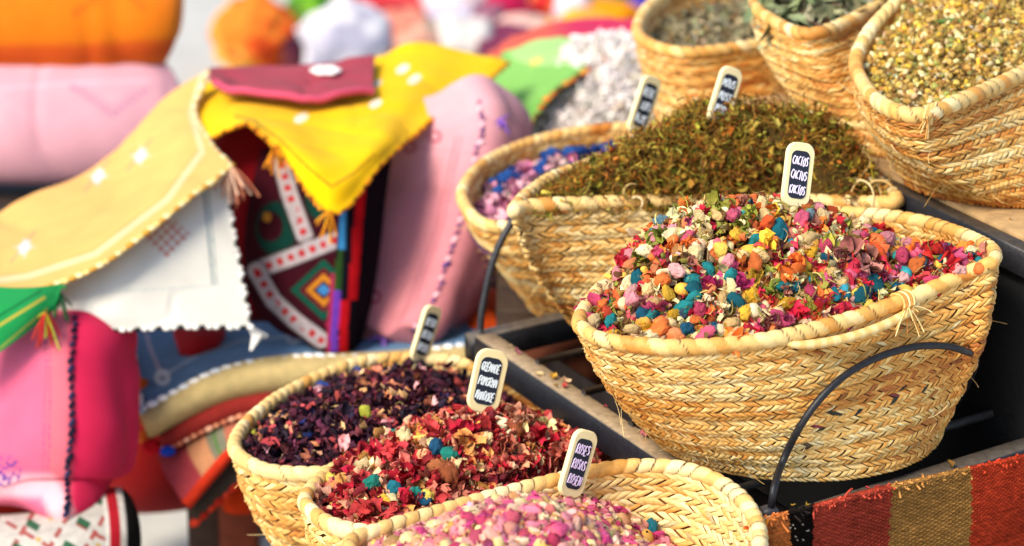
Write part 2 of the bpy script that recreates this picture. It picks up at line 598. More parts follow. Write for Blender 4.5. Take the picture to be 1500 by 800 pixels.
class Heap:
    """the surface of a loose filling: the rim's plane, lowered, plus rounded peaks"""

    def __init__(self, bk, drop, peaks, shrink=.93, rough=.004, seed=0):
        self.bk, self.drop, self.peaks, self.seed, self.rough = bk, drop, peaks, seed, rough
        self.shrink = shrink
        self.cxy = bk.ctr[:2]
        d = bk.rim[:, :2] - self.cxy
        self.ang = np.arctan2(d[:, 1], d[:, 0])
        self.rad = np.linalg.norm(d, axis=1)
        o = np.argsort(self.ang)
        self.ang, self.rad, self.rz = self.ang[o], self.rad[o], bk.rim[o, 2]

    def edge(self, x, y):
        dx, dy = x - self.cxy[0], y - self.cxy[1]
        an = np.arctan2(dy, dx)
        R = np.interp(an, self.ang, self.rad, period=2 * math.pi)
        rz = np.interp(an, self.ang, self.rz, period=2 * math.pi)
        return np.hypot(dx, dy) / (R * self.shrink), rz

    def z(self, x, y):
        a, rz = self.edge(x, y)
        pl = self.bk.plane[0] * x + self.bk.plane[1] * y + self.bk.plane[2]
        w = np.clip(a, 0, 1) ** 2
        z = pl * (1 - w) + rz * w - self.drop
        fall = 1 - np.clip(a, 0, 1) ** 5
        for px, py, H, sx, sy in self.peaks:
            z = z + H * np.exp(-((x - px) / sx) ** 2 - ((y - py) / sy) ** 2) * (fall if H > 0 else 1)
        z = z - .03 * np.clip(a - 1, 0, 2)
        return z + self.rough * noise(np.stack([x, y], -1), 45, self.seed, 2)

    def nrm(self, x, y):
        e = .004
        return norm(np.stack([self.z(x - e, y) - self.z(x + e, y), self.z(x, y - e) - self.z(x, y + e), np.full(np.shape(x), 2 * e)], -1))

    def sample(self, n, a_max=1.0, rng=RNG):
        an = rng.uniform(-math.pi, math.pi, n)
        R = np.interp(an, self.ang, self.rad, period=2 * math.pi) * self.shrink
        r = np.sqrt(rng.random(n)) * a_max * R
        x, y = self.cxy[0] + r * np.cos(an), self.cxy[1] + r * np.sin(an)
        return np.stack([x, y, self.z(x, y)], -1)

    def spread(self, n, dmin, a_max=.98, taken=None, rng=RNG, tries=14):
        """positions at least dmin apart"""
        pts = [] if taken is None else [tuple(p) for p in taken]
        k0 = len(pts)
        cand = self.sample(n * tries, a_max, rng)
        cell = {}
        for p in pts:
            cell.setdefault((int(p[0] // dmin), int(p[1] // dmin)), []).append(p)
        for p in cand:
            i, j = int(p[0] // dmin), int(p[1] // dmin)
            if any((p[0] - q[0]) ** 2 + (p[1] - q[1]) ** 2 + (p[2] - q[2]) ** 2 < dmin * dmin
                   for a in (-1, 0, 1) for b in (-1, 0, 1) for q in cell.get((i + a, j + b), ())):
                continue
            pts.append(tuple(p))
            cell.setdefault((i, j), []).append(tuple(p))
            if len(pts) - k0 >= n:
                break
        return np.array(pts[k0:])

    def hit(self, u, v):
        r = ray(u, v)
        d = np.linspace(1.5, 3.6, 2200)
        p = CAM + d[:, None] * r
        a, _ = self.edge(p[:, 0], p[:, 1])
        ok = (p[:, 2] < self.z(p[:, 0], p[:, 1])) & (a < 1.02)
        i = np.argmax(ok)
        if ok.any():
            return p[i]
        q = self.sample(4000, 1., np.random.default_rng(3))
        return q[np.argmin(np.hypot(*(proj(q) - A(u, v)).T))]

    def base_mesh(self, mb, col, sink=.006, n=72, m=14):
        an = np.linspace(-math.pi, math.pi, n, endpoint=False)
        R = np.interp(an, self.ang, self.rad, period=2 * math.pi) * self.shrink * 1.03
        k = np.linspace(0, 1, m)
        x = self.cxy[0] + k[:, None] * R * np.cos(an)
        y = self.cxy[1] + k[:, None] * R * np.sin(an)
        mb.add(np.stack([x, y, self.z(x, y) - sink], -1).reshape(-1, 3), gridq(m, n, True), c=col)


# ------------------------------------------------------------------ templates for the fillings
def t_flake(nr=4, nc=4, curl=.7, seed=0, aspect=1.5, jag=.25):
    r = np.random.default_rng(seed)
    u, v = np.meshgrid(np.linspace(-1, 1, nr), np.linspace(-1, 1, nc), indexing='ij')
    x, y = u * .5 * aspect, v * .5 * np.sqrt(np.clip(1.15 - u ** 2 * .9, .05, 2))
    z = curl * (.35 * u ** 2 * r.choice([-1, 1]) + .6 * v ** 2 * r.choice([1, 1, -1])) + r.normal(0, .13, u.shape)
    x, y = x + r.normal(0, jag * .3, u.shape), y + r.normal(0, jag * .3, u.shape)
    vv = np.stack([x, y, z], -1).reshape(-1, 3) * .7
    return vv, gridq(nr, nc), None, 1 + r.normal(0, .13, nr * nc)


def t_frill(seed=0, petals=9):
    """frilly dried flower head: crumpled petals leaving one centre at many angles"""
    r = np.random.default_rng(seed)
    V, Q, S = [], [], []
    for k in range(petals):
        v, q, _, s = t_flake(4, 3, .9, seed * 50 + k, 1.5, .3)
        v = v * A(.75, .75, .7) + A(.42, 0, .1)
        an = k / petals * 6.283 + r.normal(0, .2)
        el = r.uniform(-.1, 1.1)
        c, s_ = math.cos(el), math.sin(el)
        v = np.stack([v[:, 0] * c - v[:, 2] * s_, v[:, 1], v[:, 0] * s_ + v[:, 2] * c], -1)
        c, s_ = math.cos(an), math.sin(an)
        v = np.stack([v[:, 0] * c - v[:, 1] * s_, v[:, 0] * s_ + v[:, 1] * c, v[:, 2]], -1)
        Q.append(q + sum(len(x) for x in V))
        V.append(v)
        S.append(s * r.uniform(.75, 1.2))
    return np.concatenate(V), np.concatenate(Q), None, np.concatenate(S)


def t_pod(seed=0, sub=ICO2, long=1.2, crumple=.16):
    r = np.random.default_rng(seed)
    v, f = sub
    s = A(1, r.uniform(.8, 1.0), r.uniform(.75, .95)) * A(long, 1, 1)
    d = 1 + crumple * noise(v, 2.6, seed, 3) + crumple * .5 * -np.abs(noise(v, 5, seed + 7, 2))
    if len(v) > 600:
        d = d - .13 * np.abs(noise(v, 8, seed + 9, 2)) ** .6 + .05 * noise(v, 18, seed + 10, 2)
    return v * d[:, None] * s * .5, None, f, 1 + .22 * noise(v, 3.2, seed + 3, 2)


def t_bud(seed=0):
    """small rosebud: a pointed body of wrapped petals with a calyx"""
    r = np.random.default_rng(seed)
    n, m = 8, 9
    th = np.linspace(0, 2 * math.pi, m, endpoint=False)
    k = np.linspace(0, 1, n)
    prof = np.array([.08, .3, .42, .46, .42, .34, .24, .1])
    tw = k * r.uniform(.6, 1.6)
    w = 1 + .2 * np.cos(3 * (th[None] + tw[:, None])) * k[:, None] + r.normal(0, .05, (n, m))
    V = np.stack([k[:, None] * 1.25 - .6 + 0 * th[None], prof[:, None] * w * np.cos(th[None] + tw[:, None]), prof[:, None] * w * np.sin(th[None] + tw[:, None])], -1)
    S = np.zeros((n, m, 3))
    S[:] = 1
    S[:3] = A(1.02, 1.15, .7)
    S[3:] *= (1 + .25 * np.cos(3 * (th[None] + tw[3:, None])))[..., None]
    VV, QQ, SS = [V.reshape(-1, 3)], [gridq(n, m, True)], [S.reshape(-1, 3)]
    o = n * m
    for p in range(3):
        v, q, _, s = t_flake(3, 3, .6, seed * 9 + p, 1.3, .2)
        an = p * 2.1 + r.uniform(0, 1)
        v = v * .5 + A(-.05, 0, .40)
        c, s_ = math.cos(an), math.sin(an)
        v = np.stack([v[:, 0], v[:, 1] * c - v[:, 2] * s_, v[:, 1] * s_ + v[:, 2] * c], -1)
        VV.append(v)
        QQ.append(q + o)
        SS.append(np.repeat(s[:, None], 3, 1) * r.uniform(.8, 1.3))
        o += len(v)
    return np.concatenate(VV), np.concatenate(QQ), None, np.concatenate(SS)


def t_curl(seed=0, n=7, sides=3, r0=.035, bend=1.6):
    r = np.random.default_rng(seed)
    d = norm(r.normal(size=3))
    p, out = np.zeros(3), []
    ax = norm(r.normal(size=3))
    for i in range(n):
        out.append(p.copy())
        p = p + d / n
        d = norm(d + np.cross(ax, d) * bend / n * r.uniform(.5, 2) + r.normal(0, .12, 3))
    out = np.array(out) - np.mean(out, 0)
    m = MB()
    tube(m, out, r0 * np.linspace(1, .5, n), sides, caps=False)
    return m.v[0], m.q[0], None, np.repeat(np.linspace(.8, 1.25, n), sides)


def t_leaf(seed=0):
    r = np.random.default_rng(seed)
    n = 6
    k = np.linspace(0, 1, n)
    w = np.sin(math.pi * np.clip(k * .94 + .03, 0, 1)) ** .8 * .16
    bend = r.uniform(-.5, .5)
    V = []
    for i in range(n):
        for j, y in enumerate((-1, 0, 1)):
            V.append((k[i] - .5, y * w[i] + bend * k[i] ** 2 * .4, abs(y) * w[i] * r.uniform(.3, 1.1) + bend * .5 * k[i] ** 2 + r.normal(0, .015)))
    return np.array(V), gridq(n, 3), None, np.tile([1.15, .75, 1.1], n) * (1 + r.normal(0, .08, n * 3))


def t_stick(seed=0):
    r = np.random.default_rng(seed)
    m = MB()
    x = np.linspace(-.5, .5, 4)
    tube(m, np.stack([x, .1 * r.normal() * x ** 2 * 3, .1 * r.normal() * x ** 2 * 3], -1), .035, 5)
    return m.v[0], m.q[0], m.t[0], np.ones(len(m.v[0]))


FLAKES = [t_flake(seed=i) for i in range(9)]
FRILLS = [t_frill(i) for i in range(6)]
PODS2 = [t_pod(i, ICO2) for i in range(7)]
BUDS = [t_bud(i) for i in range(8)]
CURLS = [t_curl(i, bend=2.6) for i in range(14)]
LEAVES = [t_leaf(i) for i in range(8)]
STICKS = [t_stick(i) for i in range(4)]
CHAM = [t_pod(40 + i, ICO2, 1.0, .42) for i in range(6)]


def colours(n, table, jit=.18):
    """table: [(hex, weight)]"""
    w = np.array([x[1] for x in table], float)
    k = RNG.choice(len(table), n, p=w / w.sum())
    c = np.array([lin(x[0]) for x in table])[k]
    return np.clip(c * np.exp(RNG.normal(0, jit, (n, 1))) * np.exp(RNG.normal(0, jit * .35, (n, 3))), 0, .95)


def fill(mb, hp, tm, n, size, table, jit=.2, lift=.0, thick=.008, tilt=.6, svar=.3, a_max=1.0, free=True, aniso=None):
    p = hp.sample(int(n * 2.2), a_max)
    nm = hp.nrm(p[:, 0], p[:, 1])
    k = RNG.random(len(p)) < np.clip(.42 / np.maximum(nm[:, 2], .2), 0, 1)
    p, nm = p[k][:int(n * 1.3)], nm[k][:int(n * 1.3)]
    n = len(p)
    p = p + nm * (lift + RNG.normal(0, thick * .5, (n, 1)))
    rot = quats(n) if free else basis(nm, tilt)
    s = size * np.exp(np.clip(RNG.normal(0, svar, n), -2 * svar, 1.7 * svar))
    scatter(mb, tm, p, rot, s, colours(n, table, jit))


def pod_variants(base, k, sub=ICO4, long=1.2, crumple=.16, mat=None, seed0=60):
    out = []
    for i in range(k):
        v, q, t, s = t_pod(seed0 + i, sub, long, crumple)
        m = MB()
        m.add(v, q, t, np.repeat(np.clip(s, .3, 1.6)[:, None], 3, 1))
        out.append(m.mesh(base, mat or M_POD, True))
    return out


def mesh_variants(base, tmpl, mat):
    out = []
    for v, q, t, s in tmpl:
        m = MB()
        m.add(v, q, t, s if s.ndim == 2 else np.repeat(s[:, None], 3, 1))
        out.append(m.mesh(base, mat, True))
    return out


def piece(name, me, p, rot, size, col, label, cat, group):
    o = bpy.data.objects.new(name, me)
    COL.objects.link(o)
    M = np.eye(4)
    M[:3, :3] = rot * size
    M[:3, 3] = p
    from mathutils import Matrix
    o.matrix_world = Matrix(M.tolist())
    o.color = (*col, 1)
    return tag(o, label, cat, group)


# ---- tier heights
Z0, Z1, Z2 = .34, .57, .77

# ------------------------------------------------------------------ the nine baskets
B_CACTUS = Basket(
    'large straw basket of many-coloured cactus potpourri behind a black iron hoop',
    [(850, 468, .735), (858, 488, .733), (895, 503, .732), (1000, 512, .733), (1150, 496, .737), (1300, 452, .748), (1405, 408, .768), (1455, 385, .785),
     (1446, 364, .782), (1396, 341, .772), (1330, 324, .765), (1240, 315, .76), (1140, 318, .752), (1050, 332, .747), (960, 365, .742), (890, 415, .738)],
    (.292, 2.325, .148, .145, .3, Z1 + .008), row_h=.0060, pitch=.0071, rpb=4, pw=1.45, tone=.25, seed=3, puff=.004, rim_r=.0072,
    marks=[(1225, 606, '2c2a1c', 4.5), (1256, 604, '23201a', 4.5), (1281, 615, '2c2618', 4.5), (1206, 631, '332c1c', 4.5), (1195, 627, '8e2a3a', 4),
           (1260, 592, '8e2a2a', 3.5), (1270, 587, 'a33434', 3.5), (1307, 590, '2c2a1c', 4.5), (1312, 582, '6b2a2a', 3.5), (1325, 567, '2c2a20', 4.5), (1357, 567, '2c2a20', 4.5), (1180, 655, '5b4630', 4.5)])
pr_ = proj(B_CACTUS.rim)
k_ = np.where((pr_[:, 0] > 1150) & (pr_[:, 0] < 1345) & (pr_[:, 1] > 430))[0]
seg_ = B_CACTUS.rim[k_[np.argsort(pr_[k_, 0])]]
out_ = norm((seg_ - B_CACTUS.ctr) * A(1, 1, 0))
x_ = np.linspace(0, 1, len(seg_))[:, None]
m_ = MB()
tube(m_, seg_ + out_ * (.0125 * np.sin(math.pi * x_) ** .4) - A(0, 0, 1) * (.002 + .0085 * np.sin(math.pi * x_) ** .5), .0048 * (1 - .5 * np.abs(2 * x_[:, 0] - 1) ** 6), 10,
     B_CACTUS.pal(1 + .8 * np.sign(np.sin(x_[:, 0] * 70)) * .5))
m_.build('rim_splice', M_RIM, B_CACTUS.root)
B_CACTUS.knot(1318, 446, 13, .022)

B_MOSS = Basket(
    'wide straw basket of brown moss behind the cactus basket',
    [(752, 312, .745), (775, 305, .745), (850, 301, .745), (950, 297, .745), (1050, 298, .745), (1150, 297, .747), (1250, 299, .752), (1306, 300, .76),
     (1310, 290, .76), (1270, 262, .76), (1180, 240, .755), (1050, 228, .75), (920, 232, .748), (830, 255, .746), (775, 287, .745)],
    (.205, 2.665, .135, .095, 0, Z1 + .008), row_h=.0076, pitch=.0094, rpb=3, pw=1.5, tone=-.1, seed=5)
B_BLUE = Basket(
    'straw basket of blue and pink dried flowers behind the moss basket',
    [(678, 282, .68), (684, 308, .672), (712, 332, .668), (770, 335, .668), (850, 325, .67), (960, 300, .675), (1020, 260, .68), (1010, 215, .69), (970, 194, .697),
     (905, 190, .698), (830, 199, .697), (760, 217, .692), (705, 245, .686)],
    (.15, 2.915, .125, .115, 0, .512), row_h=.0079, pitch=.0096, rpb=3, pw=1.4, tone=-.1, seed=6)
B_CHAM = Basket(
    'straw basket of tan chamomile heads at the edge of the top shelf',
    [(1255, 85, .90), (1260, 118, .89), (1290, 155, .885), (1345, 172, .885), (1420, 145, .892), (1500, 108, .90), (1590, 62, .92), (1640, 0, .95), (1590, -55, .965),
     (1470, -70, .97), (1350, -20, .955), (1285, 35, .925)],
    (.57, 2.56, .132, .10, 0, Z2 + .004), row_h=.0079, pitch=.0092, rpb=3, pw=1.7, tone=.4, seed=27, puff=.006, rim_r=.0076)
B_CHAM.knot(1362, 166, 9, .014)
B_SAGE = Basket(
    'straw basket of grey-green sage leaves on the top shelf, beside the chamomile',
    [(1106, 8, .905), (1122, 28, .90), (1180, 53, .90), (1240, 36, .905), (1292, 5, .915), (1320, -30, .93), (1310, -62, .94), (1250, -80, .945), (1170, -62, .935), (1115, -20, .915)],
    (.466, 2.745, .096, .093, 0, Z2 + .004), row_h=.0079, pitch=.0094, rpb=3, pw=1.5, tone=.25, seed=8, puff=.004)
B_GREY = Basket(
    'straw basket half filled with fine grey herbs at the back of the stall',
    [(934, 42, .83), (948, 66, .828), (1000, 80, .828), (1070, 74, .83), (1150, 58, .833), (1210, 25, .836), (1190, -30, .85), (1110, -52, .855), (1030, -30, .85), (960, 5, .84)],
    (.31, 3.03, .115, .115, 0, .695), row_h=.0079, pitch=.0094, rpb=3, pw=1.5, tone=.3, seed=9, inner_to=.8)
B_HIB = Basket(
    'straw basket of dark purple hibiscus petals on the lowest shelf',
    [(345, 650, .52), (352, 672, .52), (395, 693, .52), (460, 697, .52), (540, 690, .52), (660, 690, .51), (790, 670, .50), (868, 645, .50), (886, 622, .50),
     (865, 598, .503), (800, 569, .51), (720, 545, .517), (640, 530, .522), (540, 532, .525), (440, 568, .523), (370, 615, .521)],
    (-.10, 2.495, .145, .125, 0, Z0 + .006), row_h=.0079, pitch=.0094, rpb=3, pw=1.5, tone=-.35, seed=10)
B_POM = Basket(
    'straw basket of red pomegranate potpourri between hibiscus and rosebuds',
    [(450, 728, .53), (456, 752, .53), (490, 774, .53), (545, 783, .53), (625, 768, .53), (720, 738, .525), (830, 708, .52), (930, 694, .515), (950, 676, .515),
     (930, 660, .515), (850, 640, .517), (740, 628, .52), (600, 645, .525), (500, 685, .528)],
    (-.02, 2.245, .13, .105, .2, Z0 + .006), row_h=.0076, pitch=.0092, rpb=3, pw=1.5, tone=-.3, seed=11)
B_ROSE = Basket(
    'straw basket of pale pink rosebuds, nearest to the camera',
    [(512, 806, .59), (560, 780, .59), (640, 756, .59), (760, 722, .59), (870, 694, .592), (935, 686, .592), (1000, 690, .592), (1060, 713, .59), (1100, 752, .588), (1113, 800, .585),
     (1090, 880, .58), (1000, 950, .575), (850, 985, .575), (680, 965, .578), (560, 890, .585)],
    (.035, 2.02, .14, .12, 0, Z0 + .006), row_h=.0079, pitch=.0104, rpb=3, pw=1.5, tone=-.55, seed=12, inner_to=.75)

# ------------------------------------------------------------------ fillings
# --- cactus potpourri
def wpt(u, v, z):
    p = PZ(u, v, z)
    return p[0], p[1]

hx, hy = wpt(1110, 335, .80)
H_CACTUS = Heap(B_CACTUS, .008, [(hx, hy + .0, .075, .13, .10), (hx - .08, hy - .09, .02, .10, .09), (*wpt(950, 388, .76), .03, .07, .06), (*wpt(1385, 358, .76), -.085, .085, .055)], seed=1, shrink=.955)
hx2, hy2 = wpt(1385, 395, .76)
mb = MB()
H_CACTUS.base_mesh(mb, lin('5a3a20'), .009)
fill(mb, H_CACTUS, FLAKES, 1500, .012, [('d8c08a', 3), ('b08a4a', 3), ('c23a3a', 2), ('8a8a3a', 2), ('d46a3a', 2), ('d88aa0', 1), ('6a4a2a', 2)], thick=.006)
fill(mb, H_CACTUS, FRILLS, 360, .0145, [('c4283c', 3), ('d8c690', 3), ('e0702c', 2), ('b8486a', 2), ('8a8a34', 2), ('e6b83c', 1), ('a86a5a', 1)], thick=.006, lift=.003)
fill(mb, H_CACTUS, CURLS, 900, .017, [('8a8a34', 3), ('c8a860', 3), ('6a3a22', 1)], thick=.008, lift=.008)
fill(mb, H_CACTUS, FLAKES, 450, .0085, [('d8c08a', 3), ('c23a3a', 2), ('8a8a3a', 2), ('d46a3a', 2), ('6a4a2a', 2)], thick=.006, lift=.006)
fill(mb, H_CACTUS, PODS2, 500, .012, [('e2d0a0', 3), ('d85a6a', 2), ('d86a34', 2), ('dca040', 2), ('2a7a80', 1.2)], thick=.006)
tag(mb.build('cactus_potpourri', M_BITS), 'loose crumbled petals and moss of the cactus potpourri', 'potpourri', kind='stuff')

PODV = pod_variants('dyed_pod', 10, crumple=.3)
PODV_LONG = pod_variants('dyed_pod', 4, long=1.55, seed0=90, crumple=.3)
FRILLV = mesh_variants('dyed_flower', [t_frill(80 + i, 13) for i in range(4)], M_POD)
TEAL_PX = [(939, 414), (899, 477), (946, 469), (1039, 401), (1022, 419), (1018, 443), (1072, 415), (1106, 358), (1078, 447), (1009, 490), (1045, 484), (1000, 460),
           (1208, 385), (1160, 427), (1217, 437), (1273, 414), (1240, 388), (1283, 432), (1310, 428), (1380, 385), (1255, 440), (1140, 345), (958, 468), (1100, 300), (1022, 432)]
SPEC = {  # colour family: (hexes, pixels of notable ones, how many, size, label, group)
    'teal': (['14626e', '114e58', '1e7474', '154c64'], TEAL_PX, 34, .0155, 'teal dyed round pod in the cactus potpourri', 'teal pods in the cactus potpourri'),
    'yellow': (['d4a634', 'dab850', 'c89826'], [(1081, 352), (1056, 372), (1185, 375), (1176, 400), (990, 468), (1100, 440), (1150, 412), (1168, 388), (1320, 435)], 26, .0148, 'yellow dyed round pod in the cactus potpourri', 'yellow pods in the cactus potpourri'),
    'cream': (['dcc08a', 'd0b076', 'e4d0a0', 'c4a268'], [(1060, 420), (1090, 380), (1112, 380), (1060, 440), (1070, 480), (985, 480), (1055, 490), (1140, 410), (1172, 413)], 95, .0148, 'cream dried pod in the cactus potpourri', 'cream pods in the cactus potpourri'),
    'pink': (['c0546c', 'cc8086', 'b03c58', 'd09a94'], [(1198, 350), (1258, 398), (1205, 368), (1254, 356), (993, 405), (1068, 388), (932, 448), (1027, 462), (1185, 433), (1250, 443), (1404, 399)], 50, .0158, 'pink dyed pod in the cactus potpourri', 'pink pods in the cactus potpourri'),
    'orange': (['c85024', 'd06c32', 'b8432a', 'cc7c4e'], [(970, 492), (992, 498), (1122, 338), (1270, 372), (1200, 434), (963, 400), (1185, 470), (1345, 392)], 50, .0150, 'orange dried pod in the cactus potpourri', 'orange pods in the cactus potpourri'),
    'slate': (['5a7a86', '70848a', '3a4a5a'], [(1000, 463), (1045, 488), (1180, 325), (1350, 385), (1265, 435)], 12, .0145, 'grey-blue dried pod in the cactus potpourri', 'grey-blue pods in the cactus potpourri'),
}
taken = []
plan = []
for fam, (hexes, px, n, size, lab, grp) in SPEC.items():
    for u, v in px:
        p = H_CACTUS.hit(u, v)
        if p is not None:
            plan.append((fam, p))
            taken.append(p)
rest = []
for fam, (hexes, px, n, size, lab, grp) in SPEC.items():
    rest += [fam] * max(0, n - len(px))
random.shuffle(rest)
sp = H_CACTUS.spread(len(rest), .0118, .97, taken)
plan += list(zip(rest, sp))
for fam, p in plan:
    hexes, px, n, size, lab, grp = SPEC[fam]
    nm = H_CACTUS.nrm(np.array([p[0]]), np.array([p[1]]))[0]
    s = size * random.uniform(.78, 1.22)
    piece('dried_pod', random.choice(PODV if random.random() < .75 else PODV_LONG), p + nm * s * .45, quats(1)[0], s, np.clip(lin(random.choice(hexes)) * random.uniform(.8, 1.15), 0, 1), lab, 'dried pod', grp)
for u, v, h, lab in ((1355, 370, 'c8202c', 0), (1372, 385, 'd0342c', 0), (1350, 398, 'd8482c', 0), (1385, 398, 'c82a30', 0), (1336, 410, 'c42438', 0), (1288, 352, 'c0242c', 0), (1180, 470, 'cc3a2c', 0), (1210, 462, 'c82c2c', 0),
                     (868, 462, 'b83a5e', 1), (878, 474, 'bc4664', 1), (1040, 432, 'b02a5c', 1), (1085, 428, 'b83468', 1), (1145, 382, 'cc3050', 1)):
    p = H_CACTUS.hit(u, v)
    if p is not None:
        piece('dried_flower', random.choice(FRILLV), p + A(0, 0, .003), quats(1)[0], .02, lin(h), ('crumpled scarlet dried flower in the cactus potpourri', 'crumpled magenta dried flower in the cactus potpourri')[lab], 'dried flower',
              ('scarlet flowers in the cactus potpourri', 'magenta flowers in the cactus potpourri')[lab])

# --- moss
mx, my = wpt(1075, 175, .83)
H_MOSS = Heap(B_MOSS, .012, [(mx - .02, my - .01, .098, .12, .10), (mx - .15, my - .06, .018, .07, .07), (mx + .125, my + .0, .075, .075, .09)], seed=2, rough=.007, shrink=.96)
mb = MB()
H_MOSS.base_mesh(mb, lin('4c3a16'), .009)
MOSS = [('80561f', 4), ('947028', 3), ('a48a34', 1.8), ('523416', 3), ('94581c', 3), ('b8a448', 1.6), ('6c6222', 3.2), ('867c2a', 2)]
fill(mb, H_MOSS, CURLS, 11500, .0165, MOSS, .3, lift=.003, thick=.014, svar=.35)
fill(mb, H_MOSS, FLAKES, 3800, .0065, MOSS, .3, lift=.003, thick=.012)
tag(mb.build('moss_heap', M_MOSS), 'heap of wiry brown and olive dried moss', 'moss', kind='stuff')
for k, (u, v, n) in enumerate(((1262, 262, 9), (930, 282, 3))):
    mb = MB()
    p0 = H_MOSS.hit(u, v + 6)
    for i in range(n):
        d = norm(A(RNG.normal(.5, .8), RNG.normal(-.3, .4), abs(RNG.normal(.4, .4)) + .1))
        ax = norm(RNG.normal(size=3))
        pts, p, dd = [], p0 + A(RNG.normal(0, .012), RNG.normal(0, .008), .002), d
        for s in range(14):
            pts.append(p)
            p = p + dd * (.0042 if n > 4 else .0022)
            dd = norm(dd + np.cross(ax, dd) * .2 + A(0, 0, -.06))
        tube(mb, np.array(pts), np.linspace(.0016, .0006, 14), 5, lin(random.choice(('e0cc98', 'c8a868', 'd8c48a'))))
    tag(mb.build('dry_twigs', M_RIM), ('curled pale dry twigs at the shelf end of the moss heap', 'short bent pale straw on the front edge of the moss heap')[k], 'twigs')

# --- blue flowers
H_BLUE = Heap(B_BLUE, .03, [(.10, 2.86, .012, .12, .1)], seed=3)
mb = MB()
H_BLUE.base_mesh(mb, lin('5a3a50'), .008)
fill(mb, H_BLUE, FLAKES, 1600, .013, [('c87a94', 3), ('dca4ac', 3), ('a05a7a', 2), ('e0bcb4', 1.5), ('34508a', 1)])
fill(mb, H_BLUE, FRILLS, 120, .014, [('c87a98', 2), ('dca8b0', 2), ('3a4a8a', 1)])
tag(mb.build('pink_petals', M_BITS), 'loose pink and mauve petals under blue pods', 'petals', kind='stuff')
BLUE_PX = [(722, 282), (735, 275), (745, 268), (730, 292), (752, 262), (770, 262), (780, 258), (795, 250), (800, 240), (806, 232), (815, 228), (830, 230), (838, 222), (845, 220), (852, 226), (865, 212), (880, 206), (888, 210), (760, 272), (790, 262), (742, 258)]
for u, v in BLUE_PX:
    p = H_BLUE.hit(u, v)
    if p is not None:
        piece('dried_pod', random.choice(PODV), p + A(0, -.002, .010), quats(1)[0], .0185 * random.uniform(.75, 1.15), lin(random.choice(('1a4288', '16346e', '245094'))), 'deep blue dyed pod among pink petals', 'dried pod', 'deep blue pods in the back basket')

# --- chamomile
H_CHAM = Heap(B_CHAM, .016, [(.56, 2.72, .035, .16, .14)], seed=4, rough=.003)
mb = MB()
CH = [('bb9a4e', 3), ('a5823e', 3), ('d6c088', 2), ('8a672f', 2.5), ('caa236', 1.5), ('6e5628', 1.5), ('8c8a48', 1)]
H_CHAM.base_mesh(mb, lin('6a4a20'), .006)
fill(mb, H_CHAM, CHAM, 8000, .0073, CH, .2, thick=.006, svar=.22)
fill(mb, H_CHAM, FLAKES, 4000, .0058, CH + [('e0d0a0', 2), ('8a7a4a', 2)], .25, lift=.002, thick=.006)
fill(mb, H_CHAM, STICKS, 160, .016, [('a08040', 2), ('6a5030', 1)], lift=.003)
tag(mb.build('chamomile_heads', M_BITS), 'heap of tiny dried yellow-tan chamomile heads', 'chamomile', kind='stuff')
p = H_CHAM.hit(1390, 39)
mb = MB()
tube(mb, np.stack([p + A(-.017, 0, .004), p + A(-.006, .001, .006), p + A(.006, 0, .006), p + A(.018, -.002, .005)]), A(.0018, .0034, .0036, .0028), 8, lin('55702e'))
tag(mb.build('green_stalk', M_RIM), 'short green stalk lying on the chamomile', 'stalk')

# --- sage
H_SAGE = Heap(B_SAGE, .014, [(.45, 2.87, .02, .12, .1)], seed=5)
mb = MB()
H_SAGE.base_mesh(mb, lin('3a3a26'), .008)
fill(mb, H_SAGE, LEAVES, 1400, .042, [('8a8c68', 3), ('a8a888', 2), ('6a7050', 3), ('5a4a34', 1)], .2, lift=.002, thick=.012, free=False, tilt=.7)
tag(mb.build('sage_leaves', M_BITS), 'dried grey-green curled sage leaves', 'herbs', kind='stuff')

# --- grey herbs
H_GREY = Heap(B_GREY, .035, [(.34, 3.05, .028, .10, .1)], seed=6)
mb = MB()
H_GREY.base_mesh(mb, lin('5a5038'), .006)
fill(mb, H_GREY, FLAKES, 3800, .0085, [('a09878', 3), ('8a8468', 3), ('b8ac88', 2), ('6a5a40', 2), ('9a7a4a', 1)], .2)
fill(mb, H_GREY, STICKS, 400, .018, [('a89870', 2), ('7a6a48', 1)], lift=.003)
tag(mb.build('grey_herbs', M_BITS), 'fine grey-brown crumbled herbs', 'herbs', kind='stuff')

# --- hibiscus
gx, gy = wpt(590, 560, .58)
H_HIB = Heap(B_HIB, .012, [(gx, gy, .05, .13, .09), (gx - .09, gy - .07, .012, .1, .08), (*wpt(825, 580, .51), -.05, .08, .06)], seed=7, rough=.006)
mb = MB()
H_HIB.base_mesh(mb, lin('20101a'), .008)
HB = [('3a1826', 5), ('2a1422', 5), ('4e1e2e', 4), ('5e2834', 2), ('241a2a', 3), ('7a3038', 1), ('8a5a3a', .6)]
fill(mb, H_HIB, FLAKES, 8000, .0102, HB, .28, lift=.002, thick=.012)
fill(mb, H_HIB, CURLS, 1200, .016, HB, .3, lift=.003, thick=.012)
fill(mb, H_HIB, FLAKES, 560, .0105, [('d0805a', 3), ('e0ac78', 3), ('b84a4a', 3), ('2a3a7a', .5), ('dc98a0', 1)], lift=.009, thick=.006)
tag(mb.build('hibiscus_petals', M_BITS), 'heap of dark purple dried hibiscus petals', 'petals', kind='stuff')
